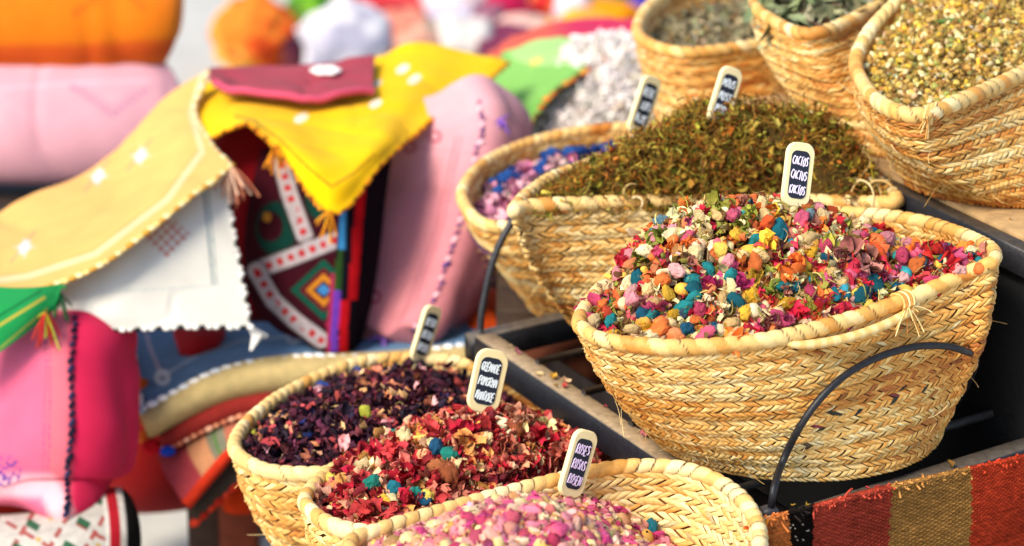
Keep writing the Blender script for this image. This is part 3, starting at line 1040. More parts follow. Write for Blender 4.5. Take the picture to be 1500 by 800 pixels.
for u, v, h, lab in ((525, 533, '22468e', 'blue'), (482, 578, '22468e', 'blue'), (455, 562, '22468e', 'blue'), (537, 615, 'a8a83a', 'green'), (373, 650, 'b0a83a', 'green')):
    p = H_HIB.hit(u, v)
    if p is not None:
        piece('dried_pod', random.choice(PODV), p + A(0, -.001, .009), quats(1)[0], .0155, lin(h), {'blue': 'small blue pod on the dark hibiscus petals', 'green': 'small olive-green pod on the dark hibiscus petals'}[lab], 'dried pod', lab + ' pods in the hibiscus basket')

# --- pomegranate
qx, qy = wpt(725, 618, .58)
H_POM = Heap(B_POM, .010, [(qx, qy + .01, .06, .12, .085), (qx - .08, qy - .06, .012, .1, .08), (*wpt(925, 668, .515), -.035, .045, .045)], seed=8, rough=.007)
mb = MB()
H_POM.base_mesh(mb, lin('4a1616'), .009)
PM = [('b83a3a', 4), ('c8705a', 4), ('8e2226', 3), ('d89a78', 3), ('c02038', 2), ('6a1c26', 2), ('c8884a', 2), ('e0c090', 1)]
fill(mb, H_POM, FLAKES, 3800, .0122, PM, .22, lift=.003, thick=.010)
fill(mb, H_POM, FRILLS, 520, .0145, PM, .22, lift=.004, thick=.010)
fill(mb, H_POM, CURLS, 500, .018, [('c88a5a', 2), ('a84a3a', 2), ('d8b080', 1)], lift=.005)
tag(mb.build('pomegranate_petals', M_BITS), 'heap of crumpled red and salmon pomegranate petals', 'petals', kind='stuff')
POMS = {'teal': (['1c6a78', '20808a', '1a4a68', '1e7a6a'], [(575, 650), (661, 679), (549, 721), (580, 730), (608, 738), (620, 745), (765, 692), (640, 668)], .0175, 'teal dyed pod on the red pomegranate petals'),
        'yellow': (['d8b03a', 'e0c85a'], [(618, 647), (550, 758), (565, 752), (705, 640), (628, 742), (790, 692), (480, 712)], .016, 'yellow dried pod on the red pomegranate petals'),
        'cream': (['e6d6b0', 'dcc890'], [(595, 652), (712, 660), (675, 695), (733, 634), (570, 748), (752, 668), (748, 655), (505, 705), (530, 705)], .0165, 'cream dried pod on the red pomegranate petals'),
        'crimson': (['b01c2c', 'c0243a'], [(530, 672), (512, 722), (555, 685), (682, 650), (600, 715), (755, 645), (830, 680), (790, 660), (810, 640)], .02, 'crimson dried pod on the pomegranate petals'),
        'brown': (['8a4a2a', '9a5a34'], [(660, 710), (755, 650), (645, 700)], .021, 'brown dried pod on the pomegranate petals')}
for fam, (hexes, px, size, lab) in POMS.items():
    for u, v in px:
        p = H_POM.hit(u, v)
        if p is not None:
            if fam == 'crimson':
                piece('dried_flower', random.choice(FRILLV), p + A(0, -.002, .009), quats(1)[0], size * 1.15, lin(random.choice(hexes)), 'crimson dried flower on the pomegranate petals', 'dried flower', 'crimson flowers in the pomegranate basket')
            else:
                piece('dried_pod', random.choice(PODV), p + A(0, -.002, .011), quats(1)[0], size * random.uniform(.95, 1.2), lin(random.choice(hexes)), lab, 'dried pod', fam + ' pods in the pomegranate basket')

# --- rosebuds
rx_, ry_ = wpt(740, 745, .63)
rn = wpt(1015, 745, .57)
H_ROSE = Heap(B_ROSE, .010, [(rx_ + .015, ry_ - .01, .052, .085, .08), (rx_ - .09, ry_ - .09, .024, .10, .09), (rn[0], rn[1], -.075, .085, .085)], seed=9, rough=.005)
mb = MB()
H_ROSE.base_mesh(mb, lin('8a5a44'), .008)
RS = [('d6ac8e', 3.5), ('cf8c80', 3.5), ('c86c7c', 3.2), ('d8bc8c', 2.2), ('b4466a', 2.2), ('bd8a58', 2.4), ('983a60', 1.2)]
fill(mb, H_ROSE, BUDS, 3800, .0118, RS, .15, lift=0, thick=.006)
fill(mb, H_ROSE, FLAKES, 1800, .0068, RS + [('c89a5a', 2), ('b87a4a', 2)], .2, lift=.003, thick=.006)
tag(mb.build('rosebud_heap', M_BITS), 'bed of pale pink rosebuds and loose petals filling the nearest basket', 'rosebuds', kind='stuff')
BUDV = mesh_variants('rosebud', [t_bud(30 + i) for i in range(8)], M_POD)
pts = H_ROSE.spread(1100, .0088, .97)
pr = proj(pts)
pts = pts[(pr[:, 1] < 815)][:295]
FAMS = {'blush': (['e0bc9e', 'd8a894', 'dcc298'], 'blush-white dried rosebud in the nearest basket', 'blush-white rosebuds'),
        'pink': (['d0828c', 'c86a7c', 'd4948e'], 'soft pink dried rosebud in the nearest basket', 'soft pink rosebuds'),
        'magenta': (['b83a70', 'c85082', 'a83262'], 'magenta dried rosebud in the nearest basket', 'magenta rosebuds')}
for p in pts:
    right = proj(p)[0] > 830
    fam = random.choices(['blush', 'pink', 'magenta'], [1, 2, 3] if right else [3.2, 3.6, 1.6])[0]
    hexes, lab, grp = FAMS[fam]
    nm = H_ROSE.nrm(np.array([p[0]]), np.array([p[1]]))[0]
    piece('rosebud', random.choice(BUDV), p + nm * .004, quats(1)[0], .0138 * random.uniform(.8, 1.2), lin(random.choice(hexes)), lab, 'rosebud', grp)
for u, v, h, lab in ((955, 774, '1c6a78', 'teal dyed pod at the right edge of the rosebuds'),):
    p = H_ROSE.hit(u, v)
    if p is not None:
        piece('dried_pod', PODV[0], p + A(0, 0, .006), quats(1)[0], .02, lin(h), lab, 'dried pod', None)

# ------------------------------------------------------------------ the stall rack
Kc, BLc = PZ(1110, 757, Z1), PZ(710, 490, Z1)
FRc = PZ(1500, 637, Z1)
e1 = norm((FRc - Kc) * A(1, 1, 0))
e2 = norm((BLc - Kc) * A(1, 1, 0))
T2a, T2b = PZ(1500, 360, Z2), PZ(1300, 265, Z2)
e2b = norm((T2b - T2a) * A(1, 1, 0))
BLACK, WORN = lin('1b1d22'), lin('a08a6a')


def flat_panel(mb, p0, du, dv, th, c, n=(6, 6)):
    nn = norm(np.cross(du, dv))
    u, v = np.meshgrid(np.linspace(0, 1, n[0]), np.linspace(0, 1, n[1]), indexing='ij')
    s = p0 + u[..., None] * du + v[..., None] * dv
    q = gridq(*n)
    k = n[0] * n[1]
    f, b = s.reshape(-1, 3) + nn * th / 2, s.reshape(-1, 3) - nn * th / 2
    idx = np.arange(k).reshape(n)
    loop = np.concatenate([idx[0], idx[1:, -1], idx[-1, -2::-1], idx[-2:0:-1, 0]])
    l2 = np.roll(loop, -1)
    side = np.stack([loop, l2, l2 + k, loop + k], 1)
    mb.add(np.concatenate([f, b]), np.concatenate([q, q[:, ::-1] + k, side[:, ::-1]]), c=c)


rack = thing('stall_rack', (*(Kc[:2] + .3 * e1[:2] + .3 * e2[:2]), 0), 'black stepped stall rack of worn iron bars holding all the straw baskets', 'stall rack')
up = A(0, 0, 1)
tb = .017  # half height of a bar
# middle tier frame
for nm_, a, b in (('side_bar', Kc - .001 * e2, BLc), ('side_bar', Kc + e1 * .62, BLc + e1 * .62)):
    mb = MB()
    bar(mb, a - up * tb, b - up * tb, .026, 2 * tb, c=BLACK, ctop=WORN)
    mb.build(nm_, M_IRON, rack)
for nm_, a in (('front_bar', Kc - e2 * .011), ('rear_bar', BLc + e2 * .013)):
    mb = MB()
    bar(mb, a - e1 * .013 - up * (tb + .0015), a + e1 * .634 - up * (tb + .0015), .024, 2 * tb - .003, c=BLACK, ctop=lin('5c5348'))
    mb.build(nm_, M_IRON, rack)
Ls = np.linalg.norm(BLc - Kc)
for f in (.1, .27, .44, .615, .8):
    mb = MB()
    a = Kc + e2 * Ls * f + e1 * .008 + up * .0025
    tube(mb, np.linspace(a, a + e1 * .6, 6), .0045, 8, lin('3a3632'))
    mb.build('cross_rod', M_IRON, rack)
# top tier: bar, planks, near-black sheets standing in for the interior's shade
T2L = .74
E0, E1_ = T2a - e2b * .02, T2a + e2b * T2L
mb = MB()
bar(mb, E0 - up * .0145, E1_ - up * .0145, .02, .029, c=BLACK, ctop=lin('40382e'))
mb.build('side_bar', M_IRON, rack)
for i in range(5):
    mb = MB()
    a = E0 + e1 * (.014 + i * .112)
    bar(mb, a + e1 * .053 - up * .003, a + e1 * .053 + e2b * T2L - up * .003, .106, .012, c=lin('a8875a') * (1, .93, 1.05, .9, 1)[i])
    mb.build('plank', M_WOOD, rack)
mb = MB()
flat_panel(mb, E0 - up * .03 + e1 * .004, e2b * (T2L + .02), -up * .56, .004, lin('040404'))  # black sheet in place of the open, shaded interior
mb.build('shade_panel', M_WOOD, rack)
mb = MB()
flat_panel(mb, E0 - up * .03 + e1 * .012 + e2b * .004, e1 * .56, -up * .56, .004, lin('040404'))  # added sheet, keeps the interior black from the side
mb.build('shade_end_panel', M_WOOD, rack)
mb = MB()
flat_panel(mb, E0 - up * .03 + e1 * .572 + e2b * .004, e2b * T2L, -up * .56, .004, lin('040404'))  # added sheet, closes the dark interior at the far side
mb.build('shade_back_panel', M_WOOD, rack)
# dark sheet added for the shade between lowest and middle tier, and lowest tier
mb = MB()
flat_panel(mb, Kc + e1 * .10 - up * .05, e2 * .6, -up * .5, .004, lin('1c1512'))  # added sheet, hides lit ground under the middle tier
mb.build('shade_panel', M_WOOD, rack)
for i in range(3):
    mb = MB()
    a = Kc - e1 * (.03 + i * .11) - e2 * .25
    a[2] = Z0 - .008
    bar(mb, a, a + e2 * .86, .10, .014, c=lin('6a5036') * (1, .92, 1.06, .95)[i])
    mb.build('plank', M_WOOD, rack)
for i in (0, 1):
    mb = MB()
    a = Kc - e1 * .40 + e2 * (.0 if i == 0 else .62)
    a[2] = Z0 - .03
    bar(mb, a, a + e1 * .48, .02, .026, c=BLACK)
    mb.build('front_bar' if i == 0 else 'rear_bar', M_IRON, rack)
for a in (Kc + e1 * .0 + e2 * .004, BLc + e1 * .0, Kc + e1 * .62, BLc + e1 * .62):
    mb = MB()
    bar(mb, A(a[0], a[1], 0), A(a[0], a[1], Z1 - 2 * tb - .001), .022, .022, up=(1, 0, 0), c=BLACK)
    mb.build('post', M_IRON, rack)
for a in (Kc - e1 * .39 - e2 * .2, Kc - e1 * .39 + e2 * .62):
    mb = MB()
    bar(mb, A(a[0], a[1], 0), A(a[0], a[1], Z0 - .045), .02, .02, up=(1, 0, 0), c=BLACK)
    mb.build('post', M_IRON, rack)
# hoops
pb = proj(B_CACTUS.tab.reshape(-1, 3))
db = (B_CACTUS.tab.reshape(-1, 3) - CAM) @ FW
facing = np.sum(B_CACTUS.nrm.reshape(-1, 3) * (CAM - B_CACTUS.tab.reshape(-1, 3)), 1) > 0


def bdepth(u, v):
    m = facing & (np.hypot(pb[:, 0] - u, pb[:, 1] - v) < 9)
    return db[m].min() if m.any() else None


hp = [Kc + e1 * .012 - e2 * .004 - up * .006]
for u, v in ((1134, 715), (1147, 675), (1172, 625), (1205, 580), (1245, 545), (1290, 522), (1340, 508), (1385, 507), (1412, 514)):
    d = bdepth(u, v)
    hp.append(P(u, v, (d if d else 2.3) - .014))
dl = (hp[-1] - CAM) @ FW
hp += [P(1428, 522, dl + .04), P(1425, 545, dl + .10), P(1400, 590, dl + .16), P(1370, 610, dl + .22)]
mb = MB()
tube(mb, cr(np.array(hp), 60), .0038 * (1 + .07 * noise(cr(np.array(hp), 60), 60, 4, 2)), 10, lin('17181c'))
mb.build('hoop', M_IRON, rack)
mb = MB()
mb.add(ICO3[0] * A(.011, .010, .009) * (1 + .12 * noise(ICO3[0], 4))[:, None] + Kc + e1 * .010 - e2 * .004 + up * .002, t=ICO3[1], c=lin('3a3a3e'))
mb.build('weld', M_IRON, rack)
h0 = BLc + e2 * .012
hp = [h0, h0 + up * .03 + e1 * .004, h0 + up * .09 + e1 * .022, h0 + up * .135 + e1 * .055, h0 + up * .17 + e1 * .12 + e2 * .02, h0 + up * .15 + e1 * .30 + e2 * .02, h0 + e1 * .42]
mb = MB()
tube(mb, cr(np.array(hp), 50), .0042, 8, lin('2a2a2e'))
mb.build('hoop', M_IRON, rack)

# petals spilled on the bars and boards of the rack
mb = MB()
sp_ = []
for i in range(16):
    f = RNG.random()
    sp_.append(Kc + e2 * Ls * f + e1 * RNG.normal(0, .008) + up * .002)
for i in range(8):
    sp_.append(Kc - e2 * .011 + e1 * RNG.uniform(.0, .5) + e2 * RNG.normal(0, .006) + up * .001)
for i in range(24):
    sp_.append(E0 + e2b * RNG.uniform(.0, .5) + e1 * RNG.uniform(.014, .12) + up * .0055)
sp_ = np.array(sp_)
scatter(mb, FLAKES, sp_, basis(np.tile(up, (len(sp_), 1)), .25), .0075 * np.exp(RNG.normal(0, .3, len(sp_))), colours(len(sp_), [('b8902e', 3), ('a83a3a', 2), ('7a5a24', 2), ('d8b88a', 2), ('c86a7a', 1)]))
tag(mb.build('spilled_petals', M_BITS), 'dried petals spilled on the bars and boards of the rack', 'petals', kind='stuff')

# rear stand under the two back baskets
rs = thing('rear_stand', (.2, 2.97, 0), 'dark low wooden stand under the two rearmost baskets', 'stand')
for i in range(3):
    mb = MB()
    y = 2.84 + i * .1
    bar(mb, A(-.02, y, .503), A(.34, y, .503), .096, .014, c=lin('3a2c20'))
    mb.build('plank', M_WOOD, rs)
for i in range(3):
    mb = MB()
    y = 2.97 + i * .1
    bar(mb, A(.20, y, .687), A(.46, y, .687), .09, .014, c=lin('3a2c20'))
    mb.build('plank', M_WOOD, rs)
for x, y, z in ((.0, 2.82, .496), (.32, 2.82, .496), (.0, 3.06, .496), (.22, 3.18, .68), (.44, 3.18, .68), (.44, 2.94, .68)):
    mb = MB()
    bar(mb, A(x, y, 0), A(x, y, z), .024, .024, up=(1, 0, 0), c=lin('2a2420'))
    mb.build('post', M_WOOD, rs)


# ------------------------------------------------------------------ soft surfaces
class Patch:
    """a cloth or cushion: a smooth surface through a grid of control points, given thickness (and filling)"""

    def __init__(self, ctrl, th=.004, inflate=0., n=(90, 120), wr=(.003, 22), seed=0, power=.5, world=False, wr2=None, cre=(.0, 20)):
        G = np.array([[p if world else P(*p) for p in row] for row in ctrl], float)
        nv, nu = n
        a = np.stack([cr(row, nu) for row in G])
        S = cr(a, nv)
        V, U = np.meshgrid(np.linspace(0, 1, nv), np.linspace(0, 1, nu), indexing='ij')
        nm = norm(np.cross(np.gradient(S, axis=1), np.gradient(S, axis=0)))
        mid = S[nv // 2, nu // 2]
        if np.sum(nm[nv // 2, nu // 2] * (CAM - mid)) < 0:
            nm = -nm
        f = np.clip(4 * U * (1 - U), 0, 1) ** power * np.clip(4 * V * (1 - V), 0, 1) ** power
        S = S + nm * (wr[0] * noise(S, wr[1], seed, 3))[..., None]
        if wr2 is not None:  # directional folds: amplitude, frequency, direction
            d = norm(np.asarray(wr2[2], float))
            S = S + nm * (wr2[0] * np.sin((S @ d) * wr2[1] + 2.5 * noise(S, 8, seed + 3, 2)) * (.5 + .5 * noise(S, 6, seed + 4, 1)))[..., None]
        if cre[0]:
            for k_ in range(2):
                z_ = noise(S * A(1, 1, .8) + .02 * noise(S, 11, seed + 8, 1)[..., None], cre[1] * (1 + .7 * k_), seed + 21 + k_, 2)
                S = S - nm * (cre[0] / (1 + k_) * np.exp(-(z_ / .13) ** 2))[..., None]
        self.S0 = S
        self.F = S + nm * (th / 2 + inflate * f)[..., None]
        self.B = S - nm * (th / 2 + inflate * f)[..., None]
        self.U, self.V, self.nm = U, V, nm
        self.px = proj(self.F)
        nf = norm(np.cross(np.gradient(self.F, axis=1), np.gradient(self.F, axis=0)))
        self.nf = nf * np.sign(np.sum(nf * nm, -1, keepdims=True))
        wu = np.linalg.norm(np.diff(S, axis=1), axis=-1).sum(1).mean()
        wv = np.linalg.norm(np.diff(S, axis=0), axis=-1).sum(0).mean()
        self.uv = np.stack([U * wu, V * wv], -1)

    def mesh_into(self, mb, colF, colB=None):
        nv, nu = self.U.shape
        k = nv * nu
        q = gridq(nv, nu)
        idx = np.arange(k).reshape(nv, nu)
        lp = np.concatenate([idx[0], idx[1:, -1], idx[-1, -2::-1], idx[-2:0:-1, 0]])
        l2 = np.roll(lp, -1)
        side = np.stack([lp, lp + k, l2 + k, l2], 1)
        colF = np.broadcast_to(np.asarray(colF, float), self.U.shape + (3,))
        colB = colF if colB is None else np.broadcast_to(np.asarray(colB, float), self.U.shape + (3,))
        mb.add(np.concatenate([self.F.reshape(-1, 3), self.B.reshape(-1, 3)]), np.concatenate([q, q[:, ::-1] + k, side]),
               c=np.clip(np.concatenate([colF.reshape(-1, 3), colB.reshape(-1, 3)]), 0, 1), uv=np.concatenate([self.uv.reshape(-1, 2)] * 2))

    def at(self, u, v, lift=0.):
        """surface point nearest to a pixel"""
        d = np.hypot(self.px[..., 0] - u, self.px[..., 1] - v)
        i = np.unravel_index(np.argmin(d), d.shape)
        return self.F[i] + self.nf[i] * lift

    def line(self, pts, n=120, lift=.001):
        c = cr(np.array([(u, v, 0.) for u, v in pts]), n)
        return np.array([self.at(u, v, lift) for u, v, _ in c])

    def edge(self, side, lift=0.):
        sl = {'top': (0, slice(None)), 'bottom': (-1, slice(None)), 'left': (slice(None), 0), 'right': (slice(None), -1)}[side]
        return self.S0[sl]


def base_col(p, h, var=.05, seed=0, f=9):
    return lin(h) * (1 + var * noise(p.S0, f, seed + 50, 3))[..., None]


def over(c, h, m):
    return c * (1 - m[..., None]) + lin(h) * m[..., None]


def seg(px, pts, w, soft=1.5, dots=None, duty=.5):
    """mask of a polyline drawn on the cloth, w wide; dots = dash length"""
    best = np.full(px.shape[:-1], 1e9)
    along = np.zeros(px.shape[:-1])
    acc = 0
    for a, b in zip(pts[:-1], pts[1:]):
        a, b = A(*a), A(*b)
        L = np.linalg.norm(b - a)
        t = np.clip(((px - a) @ (b - a)) / L ** 2, 0, 1)
        d = np.linalg.norm(px - a - t[..., None] * (b - a), axis=-1)
        m = d < best
        best = np.where(m, d, best)
        along = np.where(m, acc + t * L, along)
        acc += L
    m = 1 - sst(best, w / 2 - soft / 2, w / 2 + soft / 2)
    if dots:
        m = m * ((along % dots) / dots < duty)
    return m


def disk(px, u, v, r, asp=1., rot=0.):
    d = px - A(u, v)
    c, s = math.cos(rot), math.sin(rot)
    x, y = d[..., 0] * c + d[..., 1] * s, (-d[..., 0] * s + d[..., 1] * c) / asp
    return 1 - sst(np.hypot(x, y), r * .8, r)


def star(px, u, v, r):
    d = np.abs(px - A(u, v))
    return 1 - sst(np.sqrt(d[..., 0]) + np.sqrt(d[..., 1]), math.sqrt(r) * .9, math.sqrt(r) * 1.1)


def beads(mb, path, step, ra, rb, cols, slant=.6, jit=.12):
    L = np.linalg.norm(np.diff(path, axis=0), axis=1).sum()
    n = max(3, int(L / step))
    p = resample(path, n)
    t, a, b = frames(p)
    v, f = ICO2
    for i in range(n):
        ax = norm(t[i] + a[i] * slant)
        ay = norm(np.cross(ax, b[i] + .01))
        az = np.cross(ax, ay)
        R = np.stack([ax, ay, az], -1)
        k = 1 + RNG.normal(0, jit)
        mb.add((v * A(ra * k, rb * k, rb * k)) @ R.T + p[i], t=f, c=lin(cols[i % len(cols)]))


def tassel(mb, p, n, L, cols, spread=.6, r=.0012, d0=A(0, -.3, -1)):
    for k in range(n):
        d = norm(d0 + RNG.normal(0, spread, 3))
        x = np.linspace(0, 1, 7)[:, None]
        pts = p + d * L * x * RNG.uniform(.6, 1.2) + A(0, 0, -1) * L * .4 * x ** 2 + RNG.normal(0, .12, 3) * L * x ** 2
        tube(mb, pts, r, 5, lin(random.choice(cols)))


def soft(name, p, col, label, cat, mat=None, colB=None, extra=(), group=None, part='cover'):
    """link a patch as a thing; extra = [(part name, MB, material)] become its parts"""
    mb = MB()
    p.mesh_into(mb, col, colB)
    if not extra:
        return tag(mb.build(name, mat or M_CLOTH), label, cat, group)
    v = p.S0.reshape(-1, 3)
    root = thing(name, (*v.mean(0)[:2], v[:, 2].min()), label, cat, group)
    mb.build(part, mat or M_CLOTH, root)
    for nm_, m, mt in extra:
        m.build(nm_, mt, root)
    return root


# ---------------------------------------------------------------- far left cushions
p = Patch([[(-130, 98, 4.0), (0, 92, 4.0), (130, 92, 4.0), (240, 98, 4.0)], [(-140, 150, 3.95), (0, 150, 3.95), (130, 150, 3.95), (268, 140, 3.95)],
           [(-140, 205, 3.93), (0, 205, 3.93), (130, 205, 3.93), (265, 200, 3.93)], [(-130, 264, 3.95), (0, 264, 3.95), (130, 262, 3.95), (225, 255, 3.95)]], .02, .06, wr=(.005, 16), seed=1, cre=(.006, 9), power=.36)
c = base_col(p, 'd098a0', .07, 1)
c = over(c, '8a5a86', seg(p.px, [(108, 128), (165, 168), (215, 130)], 7, 2, 11, .55) * .7)
c = over(c, '8a5a86', seg(p.px, [(122, 128), (165, 158), (200, 130)], 4, 2, 9, .5) * .5)
c = over(c, 'e8b0bc', seg(p.px, [(0, 130), (100, 122), (220, 118)], 5, 3) * .6)
soft('cushion', p, c, 'pale pink square cushion lying under the orange cushion', 'cushion')
p = Patch([[(-130, -70, 4.05), (0, -75, 4.05), (130, -75, 4.05), (262, -70, 4.05)], [(-140, -10, 3.98), (0, -10, 3.98), (130, -10, 3.98), (268, -10, 3.98)],
           [(-140, 45, 3.95), (0, 45, 3.95), (130, 45, 3.95), (263, 45, 3.95)], [(-130, 92, 3.97), (0, 94, 3.97), (130, 94, 3.97), (243, 90, 3.97)]], .02, .06, wr=(.006, 16), seed=2, cre=(.006, 9), power=.36)
c = base_col(p, 'dc7212', .1, 2)
c = over(c, 'c8451a', seg(p.px, [(-140, 78), (0, 80), (120, 78), (255, 70)], 26, 12) * .75)
c = over(c, '9a3a1a', seg(p.px, [(110, 20), (150, -10)], 10, 3, 8, .6) * .5)
c = over(c, '9a3a1a', seg(p.px, [(185, -10), (210, 12)], 8, 3, 8, .6) * .5)
soft('cushion', p, c, 'plump orange cushion on top of the pale pink cushion', 'cushion')

# ---------------------------------------------------------------- cream-yellow cloth over the pile
p = Patch([[(-70, 335, 3.2), (60, 286, 3.25), (165, 226, 3.3), (245, 145, 3.36), (303, 102, 3.38)],
           [(-70, 372, 3.1), (65, 330, 3.12), (175, 278, 3.16), (258, 200, 3.24), (284, 158, 3.3)],
           [(-70, 405, 3.02), (60, 378, 3.02), (170, 330, 3.04), (262, 262, 3.1), (303, 203, 3.2)],
           [(-70, 434, 2.95), (40, 425, 2.95), (145, 390, 2.96), (250, 312, 3.02), (337, 240, 3.10)]], .006, cre=(.003, 12), wr=(.003, 16), seed=3, n=(150, 220), wr2=(.004, 40, (1, .4, .2)))
c = base_col(p, 'e2aa60', .07, 3)
for u, v in ((206, 228), (144, 258), (36, 362)):
    c = over(c, '9a7a6a', seg(p.px, [(u - 20, v + 22), (u + 16, v - 24)], 3, 2) * .6)
    c = over(c, 'd0ccc6', disk(p.px, u, v, 14, .5, -.95) * (.45 + .5 * ((np.floor((p.px[..., 0] - p.px[..., 1]) / 4) % 2) == 0)))
    c = over(c, 'c4ccd6', star(p.px, u, v, 20) * .6)
c = over(c, 'dcc292', seg(p.px, [(-70, 418), (40, 405), (140, 372), (245, 292), (296, 222), (280, 165), (297, 108)], 9, 2) * .9)
c = over(c, 'c88a3a', seg(p.px, [(-70, 412), (40, 399), (136, 366), (240, 288), (290, 220)], 2, 1) * .5)
m = MB()
beads(m, p.edge('bottom'), .009, .0062, .0034, ['e8c878', 'c8943a', 'f0dca0'])
beads(m, p.edge('right'), .009, .0062, .0034, ['e8c878', 'f0e2b8', 'f0dca0'])
t_ = MB()
tassel(t_, p.edge('bottom')[-1], 26, .035, ['d8a080', 'e8c0a0', 'c87a5a', 'f0dcc0'], .7)
soft('drape_cloth', p, c, 'cream-yellow cloth with white star motifs draped over the pile', 'cloth', colB=base_col(p, 'd8b070', .03), extra=[('stitched_edge', m, M_THREAD), ('tassel', t_, M_THREAD)])

# white cloth hanging below it
p = Patch([[(50, 392, 3.03), (140, 372, 3.03), (240, 300, 3.08), (331, 232, 3.15)], [(62, 430, 3.0), (150, 415, 3.0), (248, 365, 3.04), (338, 310, 3.1)],
           [(68, 460, 2.98), (160, 455, 2.98), (258, 430, 3.02), (352, 400, 3.06)], [(73, 483, 2.98), (172, 483, 2.98), (270, 480, 3.0), (366, 479, 3.03)]], .005, cre=(.0025, 14), wr=(.002, 14), seed=4, n=(150, 180), wr2=(.003, 34, (1, .1, 0)))
c = base_col(p, 'd8d5c8', .03, 4)
c = over(c, '3a6a72', seg(p.px, [(295, 250), (304, 330), (312, 418)], 3.4, 1, 5, .7))
c = over(c, '4a7a80', seg(p.px, [(301, 250), (310, 330), (318, 418)], 2.2, 1, 5, .7))
dm = (((np.floor(p.px[..., 0] / 8) + np.floor(p.px[..., 1] / 8)) % 2) == 0) & (np.abs(p.px[..., 0] - 243) + np.abs(p.px[..., 1] - 345) * 1.1 < 38)
c = over(c, 'c8705e', dm * .75)
c = over(c, 'a8b4b4', seg(p.px, [(150, 428), (230, 424), (312, 418)], 2, 1, 6, .6) * .8)
m = MB()
beads(m, p.edge('bottom'), .0085, .0058, .0034, ['1e2226', 'f0eee4', 'f0eee4'], 1.1)
beads(m, p.edge('right'), .0085, .0058, .0034, ['1e2226', 'f0eee4', 'f0eee4'], 1.1)
t_ = MB()
q0 = p.edge('bottom')[-1]
for k in range(7):
    tube(t_, np.array([q0, q0 + A(.004 + .003 * k, -.002, -.012), q0 + A(.001 + .002 * k, -.003, -.03 + .003 * k)]), .0022, 5, lin('ecebe2'))
soft('drape_cloth', p, c, 'white cloth with black whipped edge hanging below the cream-yellow cloth', 'cloth', extra=[('stitched_edge', m, M_THREAD), ('tassel', t_, M_THREAD)])

# green cloth corner
p = Patch([[(-60, 420, 2.93), (0, 424, 2.93), (50, 424, 2.93), (90, 418, 2.95)], [(-60, 455, 2.9), (-5, 455, 2.9), (45, 447, 2.91), (86, 432, 2.94)],
           [(-60, 500, 2.89), (-10, 490, 2.89), (35, 472, 2.9), (80, 444, 2.93)], [(-60, 550, 2.89), (-12, 524, 2.89), (30, 492, 2.9), (76, 452, 2.93)]], .005, wr=(.003, 20), seed=5, n=(90, 110))
c = base_col(p, '1c8a45', .1, 5)
c = over(c, 'b8a83a', seg(p.px, [(-60, 515), (0, 476), (65, 436)], 4, 1.5))
c = over(c, '0e5a2e', seg(p.px, [(-60, 500), (0, 462), (60, 426)], 3, 1.5))
c = over(c, 'b8a83a', seg(p.px, [(-60, 545), (0, 510), (70, 452)], 3, 1.5, 6, .6))
t_ = MB()
tassel(t_, p.at(64, 458, .004), 16, .03, ['b81e22', 'c83a2a', 'a8a02a'], .5)
t2_ = MB()
tassel(t2_, p.at(84, 430, .004), 12, .025, ['1c8a45', '0e5a2e'], .6)
soft('drape_cloth', p, c, 'bright green cloth corner with red tassels beside the white cloth', 'cloth', extra=[('tassel', t_, M_THREAD), ('tassel', t2_, M_THREAD)])

# hot pink cushion
p = Patch([[(-45, 462, 3.03), (40, 462, 3.0), (120, 462, 3.0), (196, 466, 3.05)], [(-50, 545, 3.0), (40, 545, 2.97), (120, 545, 2.97), (194, 545, 3.04)],
           [(-50, 630, 2.99), (40, 630, 2.96), (120, 632, 2.96), (178, 625, 3.03)], [(-50, 705, 2.98), (40, 705, 2.96), (115, 715, 2.96), (168, 690, 3.02)],
           [(-45, 742, 2.98), (30, 742, 2.95), (98, 770, 2.90), (150, 728, 2.98)]], .02, .042, power=.36, cre=(.009, 10), wr=(.006, 20), seed=6, n=(160, 140), wr2=(.005, 48, (.25, 0, 1)))
c = base_col(p, 'd2234e', .08, 6)
c = over(c, 'e4868e', (1 - sst(p.px[..., 0] + 6 * noise(p.px, .02, 3), 94, 112)) * .6)
c = over(c, 'd85a84', (1 - sst(p.px[..., 0], 55, 75)) * .6)
for o in (0, 7):
    c = over(c, 'a03a78', seg(p.px, [(68 + o, 460), (66 + o, 600), (62 + o, 750)], 2.6, 1, 4, .7) * .8)
c = over(c, 'eebcc0', seg(p.px, [(0, 712), (70, 712), (95, 760)], 34, 16) * .7)
c = over(c, '5a3a8a', (disk(p.px, 8, 690, 26) * (noise(p.px, .35, 5) > .1)))
m = MB()
ln = p.line([(110, 466), (104, 540), (106, 610), (100, 680), (98, 755)], 140, .002)
beads(m, ln, .0105, .0066, .0032, ['1c2038', '2a2a4a', '14162a'], .7)
soft('cushion', p, c, 'hot pink cushion with dark corded seam standing below the white cloth', 'cushion', extra=[('corded_seam', m, M_THREAD)])

